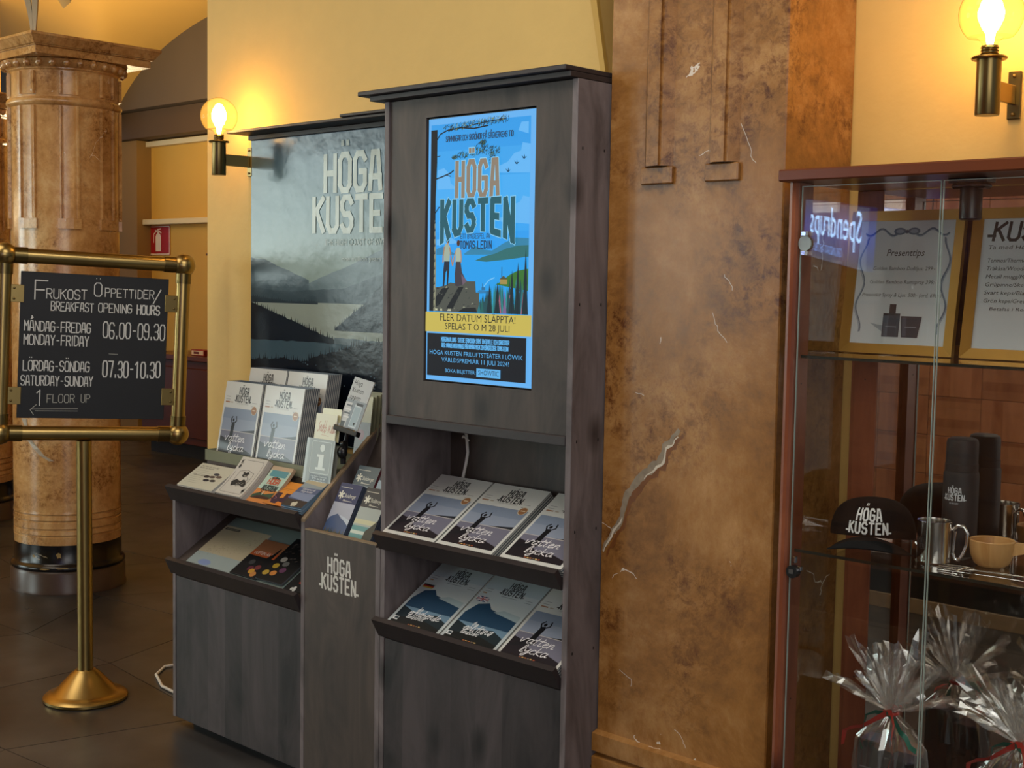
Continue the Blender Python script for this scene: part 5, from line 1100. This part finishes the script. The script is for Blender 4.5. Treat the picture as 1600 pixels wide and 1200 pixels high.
def d_tips(p,x,y,w,h):
    k=Q('1c1e24'); bl=Q('5a6a80'); bl2=Q('8896a8')
    X=lambda u:x+w*u; Y=lambda v:y+h*v
    p.text('Presenttips',X(.5),Y(.715),.021,k,align='c',maxw=w*.40,shear=.2)
    for t,v,wd in (('Golden Bamboo Doftljus: 299:-',.60,.66),('Golden Bamboo Rumspray 399:-',.49,.70),('Presentkit Spray & Ljus: 500:- (ord. 698:-)',.385,.84)): p.text(t,X(.5),Y(v),.0118,k,align='c',maxw=w*wd,shear=.2)
    def wave(xs,ys,wd,mat): p.line([(X(a),Y(b)) for a,b in zip(xs,ys)],wd,mat)
    for s in (-1,1):
        n=30; pts=[]; 
        for i in range(n+1):
            t=i/n; pts.append((X(.5+s*(.44-.035*math.cos(t*13)-.0*t)),Y(.86-.76*t)))
        p.line(pts,.0034,bl); p.line([(a+.0028*s,b-.002) for a,b in pts],.0018,bl2)
        n=14; pts=[(X(.5+s*(.08+.36*i/n)),Y(.90-.028*math.sin(i/n*9)+.01)) for i in range(n+1)]; p.line(pts,.0034,bl); p.line([(a,b-.003) for a,b in pts],.0016,bl2)
        p.circ(X(.5+s*.075),Y(.915),w*.065,bl,12,h*.030); p.circ(X(.5+s*.075),Y(.915),w*.042,bl2,10,h*.017)
    p.circ(X(.5),Y(.912),w*.02,Q('3a4a60'),8)
    p.poly([(X(.20),Y(.17)),(X(.34),Y(.10)),(X(.34),Y(.15))],Q('9aa2ac'))
    dk=Q('20242e'); p.rect(X(.34),Y(.06),X(.52),Y(.24),Q('343c4c')); p.rect(X(.35),Y(.06),X(.40),Y(.23),Q('4e5868')); p.rect(X(.34),Y(.235),X(.52),Y(.25),dk); p.rect(X(.40),Y(.25),X(.47),Y(.325),Q('2a1e22')); 
    p.poly([(X(.55),Y(.06)),(X(.72),Y(.06)),(X(.75),Y(.23)),(X(.53),Y(.23))],Q('2c3444')); p.poly([(X(.56),Y(.07)),(X(.60),Y(.07)),(X(.59),Y(.22)),(X(.545),Y(.22))],Q('465062')); p.rect(X(.375),Y(.14),X(.49),Y(.146),Q('8a92a0')); p.rect(X(.58),Y(.14),X(.70),Y(.146),Q('8a92a0'))
def d_list(p,x,y,w,h):
    k=Q('16171c'); X=lambda u:x+w*u; Y=lambda v:y+h*v
    p.caps('KUSTEN',X(.5),Y(.835),.036,k,.46,.18,.42,'c',shear=.12,maxw=w*.82); p.caps('HÖGA',X(.5),Y(.965),.020,k,.5,.2,.42,'c',shear=.12) if False else None
    p.line([(X(.055),Y(.868)),(X(.12),Y(.868))],.006,k)
    p.text('Ta med Höga Kusten hem',X(.06),Y(.765),.012,k,shear=.2,maxw=w*.82)
    for i,t in enumerate(('Termos/Thermos','Träkåsa/Wooden cup','Metall mugg/Metal mug','Grillpinne/Skewer','Svart keps/Black cap','Grön keps/Green cap')): p.text(t,X(.065),Y(.665-.062*i),.0118,k,shear=.2,maxw=w*(.028*len(t)))
    p.text('Betalas i Receptionen',X(.13),Y(.295),.0098,k,shear=.2,maxw=w*.6)
    p.rect(X(.56),Y(.02),X(.93),Y(.21),Q('241818')); p.text('FI',X(.60),Y(.115),.022,Q('c8c8cc')); p.text('HO',X(.60),Y(.075),.009,Q('c8c8cc'))
picture_frame(-1.493,2.618,1.3625,.262,.312,8,'gold picture frame with a gift price sheet and drawn bow, on the upper glass shelf',d_tips)
picture_frame(-1.214,2.618,1.3625,.262,.312,8,'gold picture frame with a typed price list, right one on the upper glass shelf',d_list)
# black cap
def cap():
    e=empty('baseball_cap',(-1.352,2.535,.9505),R(22)); tag(e,'black baseball cap with white lettering on the lower glass shelf','cap')
    # local: front faces -y
    N=48;K=16; vs=[];fs=[]
    def cr(a,t):
        fr=-math.sin(a); prof=max(0,math.cos(t*math.pi/2))**(.60-.20*max(0,fr)); s_=max(0,math.sin(t*math.pi/2))**.9
        base=.030+.014*max(0,fr)-.022*max(0,-fr)
        return (.088*prof*math.cos(a),.098*prof*math.sin(a),base+(.110-base)*s_)
    for j in range(K+1):
        for i in range(N): vs.append(cr(2*math.pi*i/N,j/K))
    for j in range(K):
        for i in range(N): fs.append((j*N+i,j*N+(i+1)%N,(j+1)*N+(i+1)%N,(j+1)*N+i))
    crown=MB().add(vs,fs,m_fabric,True).build('crown',e)
    s=MB(); n=24; m=6; top=[];bot=[]
    for i in range(n+1):
        u=-1+2*i/n; a=math.radians(270+u*68)
        x0,y0=.088*math.cos(a),.098*math.sin(a)
        for j in range(m+1):
            v=j/m; ext=.082*(1-abs(u)**3.4)
            x=x0*(1+.10*v); y=y0-ext*v; z=.043-.0425*abs(u)**1.7-.010*v*(1-abs(u))
            top.append((x,y,z+.0022)); bot.append((x,y,max(.0003,z)))
    W_=m+1; k=len(top); f=[]
    for i in range(n):
        for j in range(m): a=i*W_+j; f+=[(a,a+1,a+W_+1,a+W_),(k+a,k+a+W_,k+a+W_+1,k+a+1)]
        a=i*W_+m; f.append((a,k+a,k+a+W_,a+W_))
    s.add(top+bot,f,m_fabric,True).build('visor',e)
    MB().sphere((0,0,.108),.006,m_fabric,10,6,(1,1,.5)).build('button',e)
    def onc(x,y,z):
        a=math.pi*1.5+x/.088; lo,hi=0,.98
        for _ in range(18):
            m_=(lo+hi)/2
            if cr(a,m_)[2]<.046+y: lo=m_
            else: hi=m_
        q=cr(a,lo); return (q[0]*1.02,q[1]*1.02-.0010,q[2]+.0012)
    p=Print(.0005,fn=onc); p.logo(.0,.004,.082,pm('d8d8d8',.6)); p.build('embroidery',crown)
    MB().tube([(.0875,.03,.018),(.092,.0,.02),(.094,-.02,.022)],.0035,m_chrome,8).build('strap_buckle',e)
cap()
# thermos, mug, wooden cup, skewers
e=empty('thermos_flask',(-1.207,2.632,.9502)); tag(e,'tall matt black thermos flask with small white lettering on the lower glass shelf','bottle')
MB().lathe([(0,0),(.034,0),(.036,.002),(.036,.170),(.034,.176),(0,.176)],m_blackmat,40).build('body',e)
MB().lathe([(0,.1765),(.0335,.1765),(.0335,.192),(.0325,.193),(.0325,.235),(.030,.243),(.024,.246),(0,.246)],m_blackmat,40).build('lid',e)
dirc=R(-74.0)
p=Print(.0362,fn=lambda x,y,z:(z*math.cos(dirc+x/.0365),z*math.sin(dirc+x/.0365),y)); p.logo(-.008,.118,.044,pm('c8ccd0',.6)); p.caps('THE HIGH COAST',-.008,.110,.003,pm('9a9ea4'),.4,.14,.3,'c'); p.build('logo_print',e)
def mug(x,y,rz,label):
    e=empty('steel_mug',(x,y,.9502),rz); tag(e,label,'mug')
    b=MB().lathe([(0,0),(.031,0),(.0335,.003),(.0335,.080),(.0345,.084),(.0345,.0855),(.0325,.0855),(.032,.080),(.032,.006),(0,.005)],m_steel,48).build('body',e)
    pts=[(.034,0,.068),(.045,0,.078),(.056,0,.076),(.063,0,.062),(.062,0,.040),(.056,0,.020),(.048,0,.008),(.040,0,.010),(.036,0,.022)]
    sm=[]
    for i in range(len(pts)-1):
        for t in (0,.5): sm.append(tuple(pts[i][q]*(1-t)+pts[i+1][q]*t for q in range(3)))
    sm.append(pts[-1]); MB().tube(sm,.0038,m_chrome,10).build('carabiner_handle',e); MB().tube([(.037,0,.024),(.040,0,.066)],.003,m_chrome,10).build('carabiner_gate',e)
    a=R(-128-0)-rz
    p=Print(.0338,fn=lambda x_,y_,z_:(z_*math.cos(a+x_/.034),z_*math.sin(a+x_/.034),y_)); p.logo(0,.030,.036,pm('26282a')); p.build('logo_print',e)
mug(-1.207,2.520,R(20),'polished steel mug with carabiner handle in front of the black thermos')
e=empty('wooden_cup',(-1.108,2.570,.9502),R(18)); tag(e,'light wooden kuksa drinking cup with carved handle beside the steel mug','cup')
m_birch=wood('birch','a8743c','d8ac70',0,5,.45,.5)
MB().lathe([(0,0),(.026,0),(.034,.006),(.041,.022),(.044,.040),(.0445,.052),(.043,.054),(.040,.052),(.038,.040),(.030,.018),(.014,.010),(0,.009)],m_birch,40).build('bowl',e)
s=MB(); st=[(.036,.012,.024,.050),(.055,.013,.030,.050),(.075,.014,.036,.051),(.095,.016,.040,.053),(.112,.012,.043,.054)]
vs=[]
for x,hw,za,zb in st: vs+=[(x,-hw,za),(x,hw,za),(x,hw,zb),(x,-hw,zb)]
fs=[]
for i in range(len(st)-1):
    for q in range(4): fs.append((i*4+q,i*4+(q+1)%4,(i+1)*4+(q+1)%4,(i+1)*4+q))
fs+=[(0,1,2,3),(19,18,17,16)]
s.add(vs,fs,m_birch).build('handle',e)
e=empty('roasting_fork',(0,0,0)); tag(e,'thin steel roasting fork lying on the lower glass shelf in front of the wooden cup','fork')
MB().tube([(-1.175,2.478,.953),(-1.13,2.488,.953),(-1.06,2.498,.953),(-.95,2.505,.953)],.0015,m_steel,8).build('shaft',e)
MB().tube([(-1.178,2.500,.953),(-1.14,2.505,.953),(-1.115,2.502,.9535),(-1.105,2.492,.953)],.0013,m_steel,8).build('prong',e)
MB().tube([(-1.172,2.462,.953),(-1.14,2.462,.953),(-1.118,2.470,.9535),(-1.105,2.492,.953)],.0013,m_steel,8).build('prong',e)
MB().tube([(-1.128,2.458,.953),(-1.122,2.475,.956),(-1.126,2.498,.953)],.0012,m_steel,8).build('cross_wire',e)
# gift packages in cellophane on the base of the showcase
def ribbon(path,wd,mat,name,parent):
    P=[Vector(p) for p in path]; vs=[];n=len(P)
    for i,p in enumerate(P):
        t=(P[min(i+1,n-1)]-P[max(i-1,0)]).normalized(); a=i*.55; up=Vector((0,-.35,1)); s_=t.cross(up); s_=s_.normalized() if s_.length>.01 else Vector((1,0,0)); b=t.cross(s_).normalized(); d=(s_*math.sin(a)*.6+b*1.0).normalized()*wd/2
        vs+=[(p-d)[:],(p+d)[:]]
    return MB().add(vs,[(2*i,2*i+1,2*i+3,2*i+2) for i in range(n-1)],mat,True).build(name,parent)
def gift(x,y,seed,label,zt=.205):
    e=empty('gift_package',(x,y,.4005)); tag(e,label,'gift')
    rr=random.Random(seed); zn=.212
    MB().box(-.060,-.028,0.002,-.004,.032,.150,pm('121318',.3),.002).build('black_carton',e)
    MB().box(.004,-.034,0.002,.066,.026,.125,pm('1b1c22',.25),.002).build('black_carton',e)
    p=Print(.0003); p.rect(-.053,.09,-.012,.093,pm('6a6c74')); p.rect(-.05,.075,-.02,.077,pm('5a5c64')); p.build('carton_print',e,frame((0,-.0285,0),(1,0,0),(0,0,1)))
    # pouch
    N=44; rows=[(.075,.045,.004),(.082,.050,.08),(.075,.045,.145),(.045,.03,.185),(.014,.012,.208),(.012,.010,zn)]
    vs=[];fs=[]
    for rx,ry,z in rows:
        for i in range(N):
            a=2*math.pi*i/N; k=1+rr.uniform(-.10,.10)*(1 if z<.2 else 2.2); vs.append((rx*k*math.cos(a),ry*k*math.sin(a),z+rr.uniform(-.003,.003)*(z>.01)))
    for j in range(len(rows)-1):
        for i in range(N): fs.append((j*N+i,j*N+(i+1)%N,(j+1)*N+(i+1)%N,(j+1)*N+i))
    MB().add(vs,fs,m_cello).build('cellophane_wrap',e)
    # fanned sheets above the knot: each sheet is a pleated, creased leaf of film
    for k in range(20):
        a=2*math.pi*k/20+rr.uniform(-.18,.18); L=rr.uniform(.09,zt); el=rr.uniform(.25,1.35) ; wd=rr.uniform(.25,.5)
        d=Vector((math.cos(a)*math.cos(el)*.95,math.sin(a)*math.cos(el)*.55,math.sin(el)*1.0)); sd=Vector((-math.sin(a),math.cos(a)*.6,rr.uniform(-.3,.3))).normalized(); nn=d.cross(sd).normalized()
        M_=6; U=7; vs=[];fs=[]
        for i in range(M_+1):
            t=i/M_
            for j in range(U+1):
                u=-1+2*j/U; w_=L*wd*t**.8*(1-.25*(t>.95)*rr.random())
                pz=((-1)**j)*.006*t**.6*(1+rr.uniform(-.6,.6))
                q=Vector((0,0,zn))+d*(L*t*(1-.25*abs(u)*(t>.9)*rr.random()))+sd*(u*w_*.55)+nn*pz+Vector((rr.uniform(-1,1),rr.uniform(-1,1),rr.uniform(-1,1)))*.0025*t
                q.y=max(-.098,min(.132,q.y)); q.x=max(-.185,q.x)
                vs.append(q[:])
        for i in range(M_):
            for j in range(U): b=i*(U+1)+j; fs.append((b,b+1,b+U+2,b+U+1))
        MB().add(vs,fs,m_cello).build('cellophane_leaf',e)
    red=pm('b8382e',.35,coat=.4); gr=pm('1f6452',.35,coat=.4)
    MB().tube([(.015*math.cos(t*math.pi/6),.013*math.sin(t*math.pi/6),zn) for t in range(12)],.0035,red,8,True).build('ribbon_knot',e)
    ribbon([(.0,-.016,zn+.003),(.018,-.035,zn+.012),(.03,-.045,zn-.01),(.028,-.05,zn-.04),(.033,-.052,zn-.07),(.026,-.055,zn-.10),(.033,-.055,zn-.13)],.014,red,'red_ribbon',e)
    ribbon([(.0,-.016,zn+.003),(-.02,-.035,zn-.012),(-.04,-.045,zn-.028),(-.06,-.05,zn-.034),(-.078,-.052,zn-.045),(-.08,-.055,zn-.075)],.015,red,'red_ribbon',e)
    ribbon([(.0,-.016,zn),(-.02,-.03,zn+.004),(-.036,-.04,zn-.004),(-.038,-.045,zn-.03),(-.044,-.05,zn-.055),(-.036,-.052,zn-.075)],.012,gr,'green_ribbon',e)
    ribbon([(.0,-.016,zn),(.025,-.03,zn-.006),(.042,-.04,zn-.022),(.058,-.045,zn-.03),(.07,-.05,zn-.045),(.085,-.052,zn-.05)],.012,gr,'green_ribbon',e)
gift(-1.292,2.530,21,'cellophane gift package with red and green ribbons at the left in the showcase',.215)
gift(-1.020,2.535,34,'cellophane gift package with red ribbon at the right edge of the showcase',.24)
# ================================================================ ROOM BEHIND THE CAMERA (seen in the mirror and the glass)
e=empty('panelled_partition',(-2.25,-.40,0)); tag(e,'reddish wooden block-panelled partition behind the viewer, seen in the showcase mirror','partition')
T=Matrix.Translation((2.25,.40,0))
MB().box(-3.3,-.50,.0,-1.0,-.335,2.3,m_dkmahog).build('core',e,T); MB().box(-3.31,-.33,0,-.99,-.315,.07,m_edge,.002).build('skirting_strip',e,T)
MB().box(-3.32,-.335,.30,-3.285,-.31,2.3,m_mahog,.002).build('edge_post',e,T)
MB().box(-3.28,-.334,.072,-1.0,-.322,.30,m_blackmat).build('kick_panel',e,T)
wa=wood('block_wood_upright','8a5438','bd8560',0,.05,.35,.6); wb_=wood('block_wood_level','804e34','b07c58',2,.04,.35,.6)
B=[MB().box(0,0,0,.2475,.012,.1775,mm,.0015).build('wood_block') for mm in (wa,wb_)]
for i in range(9):
    for j in range(11):
        o=B[(i+j)%2].copy(); COL.objects.link(o); o.parent=e; o.matrix_local=Matrix.Translation((-3.283+2.25+i*.25,-.334+.40,.302+j*.18))
for o in B: bpy.data.objects.remove(o)
def beer_sign():
    B_=Vector((-2.45,.40,1.655)); A_=Vector((-3.04,-.14,1.735)); m=frame(B_,A_-B_,(0,0,1))
    e=empty('illuminated_sign',mat4=m); tag(e,'blue illuminated bar sign hanging behind the viewer, mirrored in the showcase glass','sign')
    MB().box(-.06,-.085,-.03,.76,.150,0,gradz('sign_face',[(0,'0a1a60'),(.45,'1c46d8'),(.6,'1c46d8'),(1,'0a1450')],1,-.09,.16,emit=3.2),.003).build('light_box',e)
    p=Print(.0015); k=pm('a8d0ff',.5,emit=16)
    p.text('Spendrups',0,.015,.17,k,maxw=.66,shear=.1); p.text('GRUNDAT ÅR 1897',.22,-.055,.05,pm('88b4ff',.5,emit=9),maxw=.40); p.build('sign_print',e)
    for x in (.05,.65):
        MB().box(x-.002,.151,-.018,x+.002,1.55,-.014,m_blackmat).build('hanging_wire',e)
beer_sign()
